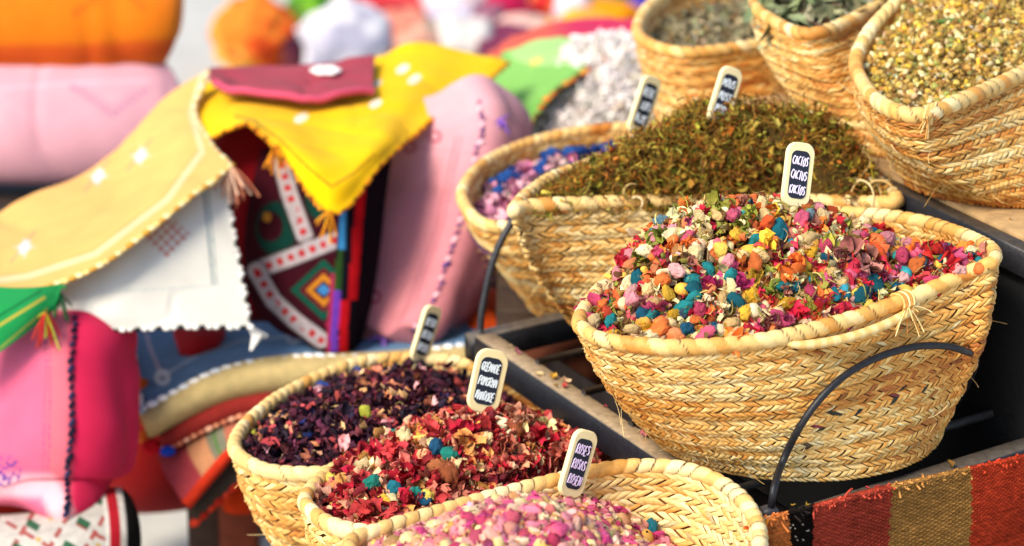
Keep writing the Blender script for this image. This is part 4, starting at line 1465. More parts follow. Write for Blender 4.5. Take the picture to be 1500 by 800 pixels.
# red strip and kilim cushion below it
p = Patch([[(-60, 712, 3.03), (0, 716, 3.03), (45, 724, 3.03), (80, 738, 3.03)], [(-60, 735, 3.0), (0, 738, 3.0), (45, 742, 3.0), (80, 748, 3.02)], [(-60, 765, 3.02), (0, 765, 3.02), (45, 762, 3.02), (80, 760, 3.03)]], .012, .012, wr=(.003, 25), seed=7, n=(40, 60))
c = base_col(p, '9a2414', .2, 7)
c = over(c, 'd8601e', seg(p.px, [(-60, 726), (0, 730), (60, 742)], 9, 4) * .8)
soft('folded_cloth', p, c, 'dark red and orange folded cloth squeezed under the hot pink cushion', 'cloth')
p = Patch([[(-60, 756, 3.0), (40, 756, 2.98), (110, 738, 2.98), (165, 718, 3.02), (178, 722, 3.05)], [(-60, 790, 2.92), (40, 788, 2.9), (115, 775, 2.9), (172, 745, 2.95), (192, 745, 3.0)],
           [(-60, 830, 2.88), (40, 828, 2.86), (120, 820, 2.86), (180, 790, 2.9), (199, 790, 2.96)], [(-60, 890, 2.9), (40, 890, 2.9), (120, 885, 2.9), (180, 860, 2.92), (200, 845, 2.97)]], .006, .014, wr=(.003, 20), seed=8, n=(170, 220))
x, y = p.px[..., 0], p.px[..., 1]
c = base_col(p, 'd8d2c4', .06, 8)
a_ = x * .86 + y * .5
b_ = -x * .5 + y * .86
c = over(c, 'b03028', ((a_ % 46) < 7) * ((b_ % 23) < 15) * .85)
c = over(c, 'b03028', ((b_ % 50) < 6) * ((a_ % 30) < 18) * .85)
c = over(c, '14603a', (((a_ + 18) % 62) < 20) * (((b_ + 8) % 40) < 11) * .95)
c = over(c, 'd8b04a', (((a_ + 40) % 80) < 7) * ((b_ % 36) < 7) * .9)
c = over(c, '6a6a70', (((x * .9 + y * .3) % 5) < 1.2) * .25)
edge_d = 198 - x - .0015 * (y - 790) ** 2
c = over(c, 'ece6d8', 1 - sst(edge_d, 42, 44))
c = over(c, 'c02430', 1 - sst(edge_d, 36, 38))
c = over(c, 'ece6d8', 1 - sst(edge_d, 20, 22))
c = over(c, '1c1a1a', 1 - sst(edge_d, 11, 13))
soft('cushion', p, c, 'white patterned kilim cushion with red, green and black borders', 'cushion', M_WOOL)

# dark red bolster under the table edge
p = Patch([[(140, 560, 3.5), (205, 556, 3.46), (285, 560, 3.5)], [(138, 650, 3.46), (205, 650, 3.42), (290, 650, 3.46)], [(142, 735, 3.5), (205, 742, 3.46), (286, 738, 3.5)]], .03, .05, wr=(.006, 14), seed=9, n=(70, 70))
c = base_col(p, '7c0f10', .15, 9)
c = over(c, 'b03c12', disk(p.px, 182, 645, 22, 2.2) * .45)
soft('bolster', p, c, 'dark red bolster between the hot pink cushion and the rug stack', 'bolster')

# ---------------------------------------------------------------- dark red cushion, kilim cushion, pink cushion
p = Patch([[(310, 178, 3.33), (365, 172, 3.3), (425, 185, 3.3)], [(325, 270, 3.3), (368, 270, 3.27), (412, 270, 3.28)], [(340, 360, 3.27), (368, 360, 3.25), (398, 365, 3.26)], [(345, 465, 3.24), (368, 468, 3.22), (400, 470, 3.24)]], .02, .025, cre=(.006, 12), wr=(.004, 18), seed=10, n=(80, 60))
c = base_col(p, '8a0e18', .12, 10)
c = over(c, '4a1416', sst(p.px[..., 0] + .1 * (p.px[..., 1] - 300), 378, 392) * .8)
soft('cushion', p, c, 'dark red cushion in the gap under the yellow cloth', 'cushion')

p = Patch([[(392, 225, 3.24), (425, 225, 3.22), (470, 230, 3.19), (510, 235, 3.15), (527, 232, 3.17), (560, 230, 3.24)],
           [(374, 305, 3.22), (415, 312, 3.19), (460, 320, 3.16), (499, 325, 3.12), (519, 322, 3.14), (546, 318, 3.2)],
           [(368, 385, 3.21), (410, 398, 3.18), (455, 408, 3.15), (494, 412, 3.11), (513, 408, 3.13), (534, 400, 3.18)],
           [(380, 440, 3.2), (418, 455, 3.17), (455, 465, 3.14), (490, 472, 3.10), (506, 466, 3.12), (523, 455, 3.17)],
           [(425, 476, 3.17), (448, 492, 3.15), (470, 504, 3.13), (490, 516, 3.10), (500, 512, 3.11), (512, 500, 3.15)]], .03, .012, wr=(.002, 20), seed=11, n=(200, 190))
x, y = p.px[..., 0], p.px[..., 1]
c = base_col(p, '3a0d18', .15, 11, 30)
c = over(c, '0e3a30', disk(p.px, 405, 335, 34, 1.3))
c = over(c, '3a0d18', disk(p.px, 396, 332, 20, 1.2))
c = over(c, 'b0782a', disk(p.px, 391, 318, 7, 1.2))
c = over(c, '0e3a30', disk(p.px, 470, 290, 26, 1.4))
tri = (y > 388 - (x - 400) * .25) & (y < 470 + (x - 470) * .9)
c = over(c, '3a0d18', tri * 1.)
for k, (r, h) in enumerate(((52, '0e4a3a'), (38, '5a1420'), (28, 'c07a24'), (17, '3a1018'), (11, '3a7ab0'))):
    c = over(c, h, 1. * ((np.abs(x - 474) * 1.05 + np.abs(y - 425) * 1.15) < r))
for pts in ([(412, 238), (424, 285), (446, 345)], [(374, 396), (430, 376), (490, 352)], [(376, 398), (400, 440), (432, 470), (470, 498)]):
    tex = .75 + .35 * ((np.floor(x / 3) + np.floor(y / 3)) % 2)
    mk = seg(p.px, pts, 24, 4) * (x < 495)
    c = c * (1 - mk[..., None]) + (lin('b8aeb0') * tex[..., None]) * mk[..., None]
    c = over(c, '2a1018', seg(p.px, pts, 33, 2) * (1 - seg(p.px, pts, 28, 2)) * (x < 495) * .8)
    c = over(c, 'b81c26', (seg(p.px, pts, 10, 3, 17, .52) * (noise(p.px, .12, 4, 2) > -.45)) * (x < 492))
U = p.U
xr = np.interp(y, [230, 325, 412, 475, 515], [505, 496, 490, 484, 484])
dx = x - xr
c = over(c, '14101a', 1. * (dx > 0))
c = over(c, '3a86c0', ((dx > 1) & (dx < 11) & (y < 365)) * 1.)
c = over(c, '2a4a1e', ((dx > 1) & (dx < 10) & (y >= 365) & (y < 425)) * 1.)
c = over(c, '6a3aa8', ((dx > 0) & (dx < 11) & (y >= 425)) * 1.)
c = over(c, 'a02a4a', ((dx > -6) & (dx <= 0) & (y > 400)) * 1.)
c = over(c, 'cc1620', ((dx > 22) & (dx < 36) & (y < 440)) * 1.)
c = over(c, 'cc1620', ((dx > 13) & (dx < 26) & (y >= 440)) * 1.)
soft('cushion', p, c, 'dark kilim cushion with white bands of red squares', 'cushion', M_WOOL)

p = Patch([[(585, 178, 3.40), (622, 160, 3.37), (658, 142, 3.33), (690, 121, 3.30), (716, 134, 3.33), (744, 160, 3.40)],
           [(572, 218, 3.36), (612, 206, 3.32), (664, 196, 3.29), (708, 184, 3.255), (734, 186, 3.29), (759, 190, 3.36)],
           [(548, 300, 3.31), (592, 300, 3.27), (645, 298, 3.24), (687, 292, 3.205), (716, 288, 3.25), (744, 284, 3.33)],
           [(524, 392, 3.25), (562, 396, 3.22), (612, 398, 3.19), (656, 394, 3.155), (688, 388, 3.20), (716, 380, 3.28)],
           [(512, 455, 3.21), (545, 466, 3.18), (590, 470, 3.155), (630, 464, 3.125), (660, 452, 3.16), (690, 438, 3.24)],
           [(520, 478, 3.18), (548, 492, 3.16), (580, 502, 3.14), (612, 488, 3.12), (640, 474, 3.16), (668, 460, 3.21)]], .035, .012, wr=(.004, 26), seed=12, n=(200, 170), wr2=(.0045, 52, (.35, 0, 1)), power=.3, cre=(.009, 11))
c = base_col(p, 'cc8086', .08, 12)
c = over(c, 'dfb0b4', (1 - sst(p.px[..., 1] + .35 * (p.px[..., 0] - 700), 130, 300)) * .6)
for pts in ([(668, 200), (640, 330), (600, 440), (580, 485)], [(676, 200), (648, 330), (608, 440)]):
    c = over(c, 'a8606a', seg(p.px, pts, 2.6, 1.2) * .7)
for pts in ([(600, 215), (700, 225)], [(565, 310), (720, 318)], [(520, 458), (600, 470), (660, 440)]):
    c = over(c, 'c07884', seg(p.px, pts, 2.5, 1.5) * .5)
for u, v in ((637, 200), (600, 215), (541, 395), (549, 435)):
    c = over(c, 'a83a50', (disk(p.px, u, v, 11) - disk(p.px, u, v, 6.5)) * .9)
m = MB()
ln = p.line([(704, 150), (706, 192), (692, 250), (676, 320), (655, 390), (630, 450), (608, 486)], 140, .001)
beads(m, ln, .0095, .0052, .0024, ['5a3a6a', 'f0c8d0', '4a3a7a'], .9)
t_ = MB()
tassel(t_, p.at(729, 178, .004), 16, .018, ['4a3a9a', '6a4aa0', '8a5ab0'], .9, .0016)
t2_ = MB()
tassel(t2_, p.at(565, 494, .004), 18, .02, ['5a3a8a', '7a5aa0', '4a2a6a'], .8, .0016)
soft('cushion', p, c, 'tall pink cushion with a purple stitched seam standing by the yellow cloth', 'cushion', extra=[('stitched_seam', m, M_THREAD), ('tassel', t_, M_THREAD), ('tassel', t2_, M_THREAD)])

# ---------------------------------------------------------------- yellow cloth and its maroon flap
p = Patch([[(300, 124, 3.44), (350, 117, 3.44), (420, 111, 3.46), (500, 100, 3.48), (560, 80, 3.52), (610, 65, 3.54), (680, 78, 3.54)],
           [(289, 160, 3.34), (345, 150, 3.32), (415, 155, 3.30), (490, 165, 3.28), (560, 140, 3.34), (625, 110, 3.42), (705, 84, 3.54)],
           [(296, 186, 3.26), (350, 170, 3.23), (410, 195, 3.14), (483, 245, 3.06), (555, 205, 3.14), (620, 155, 3.32), (728, 86, 3.54)],
           [(312, 204, 3.2), (358, 183, 3.15), (405, 222, 3.09), (487, 311, 3.02), (560, 238, 3.11), (627, 178, 3.27), (744, 92, 3.54)]], .006, cre=(.003, 12), wr=(.003, 18), seed=13, n=(170, 230), wr2=(.003, 38, (1, .5, 0)))
c = base_col(p, 'eebc00', .05, 13)
c = over(c, '7a4a10', seg(p.px, [(345, 170), (375, 178), (410, 205), (450, 245), (486, 274), (520, 252), (548, 226)], 2.8, 1.2, 7, .8))
for u, v, r in ((441, 173, 12), (590, 101, 12), (607, 116, 12), (550, 152, 11), (553, 122, 8)):
    c = over(c, 'f0ece0', disk(p.px, u, v, r, .55, -.5) * (.55 + .45 * ((np.floor((p.px[..., 0] + p.px[..., 1] * .6) / 3.2) % 2) == 0)))
m = MB()
beads(m, p.edge('bottom'), .0085, .0056, .0032, ['8a4a10', 'e0861a', 'd8921a'], 1.1)
ts_ = []
for u, v in ((398, 222), (484, 311)):
    ts_.append(MB())
    tassel(ts_[-1], p.at(u, v, .002), 14, .026, ['e09a1a', 'd8861a', 'c87a1a'], .5)
soft('drape_cloth', p, c, 'bright yellow cloth with a pointed corner draped over the cushions', 'cloth', extra=[('stitched_edge', m, M_THREAD)] + [('tassel', x_, M_THREAD) for x_ in ts_])
p = Patch([[(306, 97, 3.42), (380, 99, 3.44), (460, 97, 3.44), (549, 84, 3.46)], [(308, 108, 3.36), (380, 116, 3.36), (460, 116, 3.36), (547, 108, 3.4)], [(314, 119, 3.3), (380, 136, 3.27), (460, 142, 3.26), (546, 130, 3.31)]], .008, cre=(.005, 12), wr=(.005, 20), seed=14, n=(60, 140))
c = base_col(p, 'a03c48', .08, 14)
m = MB()
tube(m, p.edge('bottom'), .0055, 8, lin('c04a64'))
f_ = MB()
q0 = p.at(478, 106, .003)
for k in range(6):
    an = k * math.pi / 3
    tx, tz = norm(p.at(500, 106) - p.at(456, 106)), norm(p.at(478, 118) - p.at(478, 100))
    f_.add((ICO2[0] * A(1, 1, .3)) @ np.stack([tx, tz, np.cross(tx, tz)]) * .0105 + q0 + .0135 * (math.cos(an) * tx + math.sin(an) * tz), t=ICO2[1], c=lin('eee8e0'))
soft('folded_flap', p, c, 'dusky maroon cloth with a white flower lying on the yellow cloth', 'cloth', extra=[('piped_edge', m, M_CLOTH), ('flower_motif', f_, M_THREAD)])

# ---------------------------------------------------------------- green cloth, fleece cushion, magenta cloth
p = Patch([[(738, 72, 3.78), (800, 57, 3.78), (860, 58, 3.73), (908, 70, 3.67)], [(718, 110, 3.71), (780, 96, 3.67), (840, 97, 3.61), (890, 82, 3.61)],
           [(722, 152, 3.63), (755, 148, 3.59), (795, 142, 3.55), (838, 116, 3.55)], [(745, 200, 3.55), (757, 205, 3.53), (768, 190, 3.52), (802, 146, 3.53)]], .006, cre=(.004, 12), wr=(.003, 18), seed=15, n=(110, 110))
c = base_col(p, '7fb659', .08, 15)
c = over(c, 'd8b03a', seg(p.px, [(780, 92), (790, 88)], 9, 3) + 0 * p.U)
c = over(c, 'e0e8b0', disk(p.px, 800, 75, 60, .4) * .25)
c = over(c, '4a9a3a', seg(p.px, [(722, 150), (748, 190), (790, 150), (850, 105)], 8, 5) * .5)
m = MB()
beads(m, p.edge('right'), .012, .0066, .004, ['c8541a', 'e08a3a', '6a3a1a'], .9)
beads(m, p.edge('bottom'), .012, .0066, .004, ['c8541a', 'e08a3a', '6a3a1a'], .9)
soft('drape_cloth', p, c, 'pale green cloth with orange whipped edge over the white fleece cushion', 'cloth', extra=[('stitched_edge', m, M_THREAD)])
p = Patch([[(825, 130, 3.82), (868, 92, 3.78), (908, 78, 3.71), (940, 88, 3.69)], [(790, 165, 3.74), (850, 140, 3.68), (905, 125, 3.63), (944, 130, 3.65)], [(768, 205, 3.65), (840, 185, 3.61), (905, 180, 3.60), (942, 180, 3.62)],
           [(765, 240, 3.62), (840, 240, 3.6), (905, 235, 3.6), (938, 225, 3.62)]], .02, .045, wr=(.006, 20), seed=16, n=(60, 60))
mb = MB()
c = base_col(p, 'd9d2d2', .06, 16)
p.mesh_into(mb, c)
k = RNG.integers(0, p.F.shape[0] * p.F.shape[1], 3600)
pos, nm_ = p.F.reshape(-1, 3)[k], p.nf.reshape(-1, 3)[k]
scatter(mb, [t_curl(100 + i, 6, 4, .12, 2.2) for i in range(8)], pos + nm_ * .006 + RNG.normal(0, .004, pos.shape), quats(len(pos)), .026 * np.exp(RNG.normal(0, .25, len(pos))), colours(len(pos), [('ece4dc', 5), ('e2dad4', 3), ('cfc4c4', 1), ('ecdcc4', 1)], .06))
tag(mb.build('fleece_cushion', M_FLEECE), 'shaggy white fleece cushion under the pale green cloth', 'cushion')
p = Patch([[(750, 52, 4.1), (820, 34, 4.1), (890, 28, 4.1), (965, 30, 4.05)], [(722, 70, 4.0), (800, 48, 3.98), (885, 48, 3.96), (960, 58, 3.94)], [(706, 88, 3.92), (800, 62, 3.9), (880, 68, 3.88), (955, 86, 3.86)]], .01, cre=(.006, 10), wr=(.004, 16), seed=17, n=(60, 120))
c = base_col(p, 'c8184e', .1, 17)
c = over(c, 'cc5a42', (1 - sst(p.px[..., 0], 790, 850)) * .9)
m = MB()
beads(m, p.edge('bottom'), .017, .010, .0058, ['d87a2a', 'c03a1e'], .7)
soft('folded_cloth', p, c, 'magenta and salmon cloth with orange scalloped edge behind the green cloth', 'cloth', extra=[('scalloped_edge', m, M_THREAD)])
p = Patch([[(925, 84, 3.9), (960, 80, 3.9), (1000, 84, 3.9)], [(922, 150, 3.88), (960, 150, 3.86), (1000, 150, 3.88)], [(925, 240, 3.9), (960, 240, 3.9), (1000, 240, 3.9)]], .02, .03, wr=(.005, 18), seed=18, n=(40, 40))
c = base_col(p, '14301c', .2, 18)
c = over(c, '2f7a34', disk(p.px, 938, 95, 20))
soft('cushion', p, c, 'dark green cushion behind the back sign', 'cushion')

# ---------------------------------------------------------------- rug stack
p = Patch([[(196, 455, 3.42), (330, 455, 3.42), (480, 448, 3.42), (620, 436, 3.42), (698, 425, 3.4)], [(196, 515, 3.25), (330, 500, 3.26), (480, 488, 3.26), (620, 474, 3.26), (702, 462, 3.24)],
           [(200, 565, 3.13), (322, 523, 3.16), (430, 507, 3.16), (570, 500, 3.16), (706, 486, 3.15)], [(208, 602, 3.06), (320, 547, 3.08), (425, 527, 3.08), (560, 521, 3.08), (708, 503, 3.08)]], .006, cre=(.003, 11), wr=(.002, 16), seed=19, n=(150, 240))
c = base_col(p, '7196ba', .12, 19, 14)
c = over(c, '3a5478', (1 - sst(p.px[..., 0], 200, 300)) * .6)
c = over(c, 'b8c4d0', seg(p.px, [(236, 552), (290, 520), (350, 500), (430, 492), (560, 490), (665, 470), (710, 462)], 3.6, 2) * .7)
c = over(c, 'c8b0b8', seg(p.px, [(205, 455), (220, 510), (238, 553)], 5, 2) * .6)
for u, v in ((238, 553), (430, 493), (667, 470)):
    c = over(c, 'd0d8de', (disk(p.px, u, v, 13) - disk(p.px, u, v, 6)) * .9)
m = MB()
beads(m, p.edge('bottom') + A(0, -.002, .003), .0145, .0082, .0044, ['e0e2de', 'cfd6da', 'e6e4dc'], .5)
beads(m, p.edge('left')[60:] + A(0, -.002, .003), .0145, .0082, .0044, ['e0e2de', 'cfd6da', '8aa8c0'], .5)
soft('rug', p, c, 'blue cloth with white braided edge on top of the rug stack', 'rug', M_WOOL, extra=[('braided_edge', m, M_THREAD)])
p = Patch([[(206, 606, 3.09), (320, 550, 3.1), (425, 531, 3.1), (560, 525, 3.1), (712, 507, 3.1)], [(210, 620, 3.065), (320, 567, 3.075), (425, 546, 3.075), (560, 540, 3.075), (713, 522, 3.075)],
           [(216, 636, 3.09), (322, 586, 3.1), (425, 565, 3.1), (560, 556, 3.1), (713, 538, 3.1)]], .012, .011, wr=(.001, 16), seed=20, n=(40, 140), power=.35)
soft('blanket', p, base_col(p, 'cdb67c', .06, 20), 'thick beige folded blanket directly under the blue cloth', 'blanket', M_WOOL)
p = Patch([[(236, 640, 3.11), (290, 608, 3.11), (350, 585, 3.11), (430, 572, 3.11), (540, 564, 3.11)], [(238, 650, 3.08), (290, 620, 3.08), (350, 595, 3.08), (430, 582, 3.08), (540, 574, 3.08)], [(244, 662, 3.11), (294, 632, 3.11), (350, 607, 3.11), (430, 594, 3.11), (540, 586, 3.11)]], .010, .008, wr=(.001, 16), seed=21, n=(30, 110), power=.35)
m = MB()
beads(m, p.F[17], .010, .0062, .0036, ['e0a888', 'd8906a', 'c87a5a'], .7)
t_ = MB()
q0 = P(222, 655, 3.09)
t_.add(ICO3[0] * A(.013, .012, .011) * (1 + .1 * noise(ICO3[0], 5))[:, None] + q0, t=ICO3[1], c=lin('b0161e'))
t_.add(ICO3[0] * A(.011, .010, .009) * (1 + .1 * noise(ICO3[0], 5))[:, None] + P(212, 640, 3.10), t=ICO3[1], c=lin('d8702a'))
t2_ = MB()
t2_.add(ICO3[0] * A(.010, .007, .007) * (1 + .1 * noise(ICO3[0], 5))[:, None] + P(246, 661, 3.07), t=ICO3[1], c=lin('1c3a9a'))
soft('rug', p, base_col(p, '98302a', .12, 21), 'dark red rug with peach braid and bobbles under the beige blanket', 'rug', M_WOOL, extra=[('braid', m, M_THREAD), ('bobble', t_, M_WOOL), ('bobble', t2_, M_WOOL)])
p = Patch([[(232, 668, 3.12), (290, 636, 3.11), (345, 610, 3.11), (440, 592, 3.12)], [(246, 700, 3.07), (296, 660, 3.07), (345, 632, 3.07), (440, 606, 3.09)], [(272, 740, 3.04), (312, 692, 3.05), (350, 656, 3.06), (440, 622, 3.08)]], .010, wr=(.002, 16), seed=22, n=(60, 120))
c = base_col(p, 'b04348', .1, 22)
c = over(c, 'dc9a6c', sst(p.U, .22, .25) * 1.)
c = over(c, '8a8a72', sst(p.U, .40, .43) * 1.)
c = over(c, '4a8a2a', ((p.U > .48) & (p.U < .51)) * .9)
c = over(c, 'c8785c', sst(p.U, .58, .6) * 1.)
m = MB()
tube(m, p.edge('bottom'), .008, 8, lin('b8301a'))
soft('rug', p, c, 'striped pink, peach and green rug drooping below the red rug', 'rug', M_WOOL, extra=[('bound_edge', m, M_WOOL)])
p = Patch([[(280, 738, 3.11), (320, 695, 3.11), (360, 660, 3.11), (440, 625, 3.12)], [(282, 750, 3.08), (328, 708, 3.08), (370, 672, 3.08), (440, 640, 3.1)], [(286, 765, 3.08), (334, 720, 3.08), (380, 684, 3.08), (440, 655, 3.1)]], .010, wr=(.002, 16), seed=23, n=(40, 80))
m = MB()
beads(m, p.edge('bottom'), .012, .009, .006, ['c83a24', 'a8281a'], .4)
soft('rug', p, base_col(p, '4a4036', .15, 23), 'grey-brown rug with red edge at the bottom of the stack', 'rug', M_WOOL, extra=[('bound_edge', m, M_WOOL)])
p = Patch([[(332, 690, 3.16), (355, 680, 3.15), (392, 672, 3.16)], [(330, 720, 3.15), (352, 716, 3.13), (385, 710, 3.15)], [(334, 748, 3.16), (352, 752, 3.14), (378, 746, 3.16)]], .012, .012, wr=(.003, 20), seed=24, n=(40, 40))
soft('folded_cloth', p, base_col(p, 'cc3a14', .12, 24), 'orange-red cloth end hanging beside the lowest basket', 'cloth', M_WOOL)
p = Patch([[(186, 552, 3.14), (200, 552, 3.13), (214, 556, 3.12)], [(190, 585, 3.13), (204, 585, 3.12), (218, 590, 3.11)], [(196, 622, 3.13), (208, 622, 3.12), (220, 626, 3.12)]], .010, .006, wr=(.002, 20), seed=25, n=(30, 30))
soft('folded_cloth', p, base_col(p, 'cc6420', .12, 25), 'small orange cloth corner at the left end of the rug stack', 'cloth', M_WOOL)
p = Patch([[(668, 428, 3.34), (690, 424, 3.33), (712, 424, 3.34)], [(676, 455, 3.24), (697, 452, 3.23), (718, 450, 3.24)], [(692, 488, 3.17), (710, 486, 3.16), (730, 482, 3.17)]], .010, .004, wr=(.002, 20), seed=26, n=(40, 40))
soft('folded_cloth', p, base_col(p, 'd04a16', .1, 26), 'bright orange cloth strip between blue cloth and rack corner', 'cloth', M_WOOL)
p = Patch([[(255, 470, 3.3), (290, 470, 3.28), (330, 470, 3.3)], [(255, 492, 3.24), (290, 495, 3.22), (330, 490, 3.24)], [(262, 516, 3.2), (285, 520, 3.19), (318, 505, 3.21)]], .010, .004, wr=(.003, 24), seed=27, n=(40, 40))
soft('folded_cloth', p, base_col(p, '9a141c', .12, 27), 'deep red cloth lying on the blue cloth below the white edge', 'cloth')
# dark purple sack and red bundle behind the rack corner
p = Patch([[(675, 320, 3.6), (740, 310, 3.58), (830, 310, 3.6)], [(672, 380, 3.58), (740, 380, 3.54), (835, 380, 3.58)], [(672, 440, 3.58), (740, 440, 3.54), (835, 440, 3.58)], [(680, 500, 3.6), (740, 500, 3.58), (830, 500, 3.6)]], .03, .05, wr=(.01, 14), seed=28, n=(80, 80))
c = base_col(p, '221a2e', .25, 28)
c = over(c, '7a5c8c', disk(p.px, 765, 425, 30, 1.2) * (noise(p.px, .07, 9) > -.3) * .9)
c = over(c, 'a888a8', disk(p.px, 770, 450, 15, 1.8) * .7)
soft('cloth_sack', p, c, 'dark purple cloth sack in the shadow behind the iron hoop', 'sack')
p = Patch([[(715, 440, 3.45), (745, 432, 3.43), (775, 440, 3.45)], [(712, 462, 3.43), (745, 462, 3.41), (778, 462, 3.43)], [(716, 488, 3.45), (745, 490, 3.43), (776, 488, 3.45)]], .02, .03, wr=(.006, 18), seed=29, n=(40, 40))
soft('cloth_bundle', p, base_col(p, 'b0401e', .15, 29), 'rust-red cloth bundle behind the rack corner', 'cloth')
p = Patch([[(745, 500, 3.0), (800, 495, 2.98), (870, 500, 3.0)], [(745, 530, 2.97), (800, 530, 2.94), (880, 530, 2.97)], [(750, 580, 2.97), (800, 590, 2.95), (880, 590, 2.97)]], .03, .03, wr=(.008, 18), seed=30, n=(50, 50))
c = base_col(p, '6a3c2a', .25, 30)
soft('burlap_sack', p, c, 'brown sack under the open bars of the rack', 'sack', M_WOOL)

# ---------------------------------------------------------------- benches under the textiles
def bench(x0, x1, y0, y1, z, label, legs, c):
    r = thing('wooden_bench', ((x0 + x1) / 2, (y0 + y1) / 2, 0), label, 'bench')
    n = 4
    w = (y1 - y0) / n
    for i in range(n):
        mb = MB()
        bar(mb, A(x0, y0 + w * (i + .5), z - .012), A(x1, y0 + w * (i + .5), z - .012), w * .96, .024, c=lin(c) * random.uniform(.85, 1.1))
        mb.build('plank', M_WOOD, r)
    for x, y, h in legs:
        mb = MB()
        bar(mb, A(x, y, 0), A(x, y, z - .025), .05, .05, up=(0, 1, 0), c=lin(h), bev=.004)
        mb.build('leg', M_WOOD, r)


def xz(u, v, y):
    r_ = ray(u, v)
    return (CAM + r_ * (y / r_[1]))


ya = 3.0
bench(xz(288, 700, ya)[0], .0, 2.93, 3.42, .262, 'low dark wooden bench carrying the rug stack', [(xz(306, 780, 2.96)[0], 2.96, '3a261c'), (xz(352, 780, 2.96)[0], 2.955, '6e2e18'), (-.03, 2.96, '3a261c'), (xz(300, 700, ya)[0] + .02, 3.36, '3a261c'), (-.03, 3.36, '3a261c')], '3a261c')
bench(-1.5, -.58, 3.3, 4.2, .40, 'wide wooden bench under the orange and pale pink cushions', [(-.62, 3.5, '3a261c'), (-.62, 4.15, '3a261c'), (-1.45, 3.5, '3a261c'), (-1.45, 4.15, '3a261c')], '33231a')

# ---------------------------------------------------------------- kilim hanging on the end of the rack
off = -e2 * .026
n0 = norm(np.cross(e1, up))


def on_front(u, v, lift=0.):
    r_ = ray(u, v)
    nn = -e2 * 1.0
    nn = norm(np.cross(e1, up))
    pt = Kc + off
    return CAM + r_ * (np.dot(pt - CAM, nn) / np.dot(r_, nn))


us = [1108, 1150, 1187, 1300, 1415, 1500, 1600]
vt = [762, 750, 741, 712, 686, 666, 642]
ctrl = [[on_front(u, v) for u, v in zip(us, vt)]]
for dz, o in ((.05, .006), (.11, .0), (.2, .008), (.42, .0)):
    ctrl.append([on_front(u, v) - up * dz + off * (.12 + .2 * o / .006 * math.sin(i * 1.7)) for i, (u, v) in enumerate(zip(us, vt))])
p = Patch(ctrl, .006, n=(340, 430), wr=(.0012, 20), seed=31, world=True)
U_, V_ = p.uv[..., 0], p.uv[..., 1]
px_, py_ = .0066, .0042
row = np.floor(V_ / py_)
cxn = U_ / px_ + .5 * (row % 2)
bump = (np.abs(np.sin(math.pi * cxn)) ** .6) * (np.abs(np.sin(math.pi * V_ / py_)) ** .6)
sgn = np.sign(np.sum(p.nf * n0, -1).mean()) or 1
p.F = p.F + p.nf * (.0030 * bump)[..., None]
cell = (np.floor(cxn).astype(int) * 7919 + row.astype(int) * 104729) % 4096
cv = np.random.default_rng(5).normal(0, 1, 4096)[cell]
x0 = proj(np.array([on_front(u, v) for u, v in zip(us, vt)]))
b1, b2, b3, b4 = [np.interp(q_, us, np.interp(np.linspace(0, 1, 7), np.linspace(0, 1, 430), U_[0])) for q_ in (1150, 1187, 1303, 1418)]
ub = U_ + .0012 * np.sin(V_ * 260)
c = base_col(p, 'c8743a', .12, 31)
c = over(c, '17110e', 1. * (ub > b1))
c = over(c, 'a8402e', 1. * (ub > b2))
c = over(c, 'a0723a', 1. * (ub > b3))
c = over(c, 'b43c22', 1. * (ub > b4))
c = c * np.exp(.16 * cv + .22 * noise(p.S0, 30, 12, 3))[..., None]
c = over(c, 'd8c8b0', ((ub > b1) & (ub < b2) & (cv > 2.0)) * .7)
m = MB()
top = p.edge('top')
tc_ = c[0]
for i in range(1100):
    k = RNG.integers(0, 430)
    d = norm(A(0, 0, 1) * RNG.uniform(-.2, .9) - e2 * RNG.uniform(0, .6) + e1 * RNG.normal(0, .9))
    L = .0048 * RNG.uniform(.4, 1.3) * (2.2 if i % 120 == 0 else 1)
    x = np.linspace(0, 1, 6)[:, None]
    pts = top[k] + d * L * x + RNG.normal(0, .5, 3) * L * x ** 2 - up * (L * .8) * x ** 2 - up * .002
    tube(m, pts, .0012, 5, np.clip(tc_[k] * RNG.uniform(.9, 1.5), 0, .9))
f_ = MB()
for i in range(90):
    k = RNG.integers(0, 20)
    j = RNG.integers(0, 300)
    q0 = p.F[j, k]
    d = norm(-e1 * 1. + RNG.normal(0, .6, 3) - up * .3)
    x = np.linspace(0, 1, 6)[:, None]
    L = .02 * RNG.uniform(.5, 1.3)
    tube(f_, q0 + d * L * x + RNG.normal(0, .4, 3) * L * x ** 2, .0019, 5, lin(random.choice(('e0862a', 'd8601e', 'e8a84a'))))
soft('kilim', p, c, 'striped red, ochre and black kilim hanging on the end of the rack', 'kilim', M_WOOL, extra=[('frayed_edge', m, M_THREAD), ('fringe', f_, M_THREAD)])

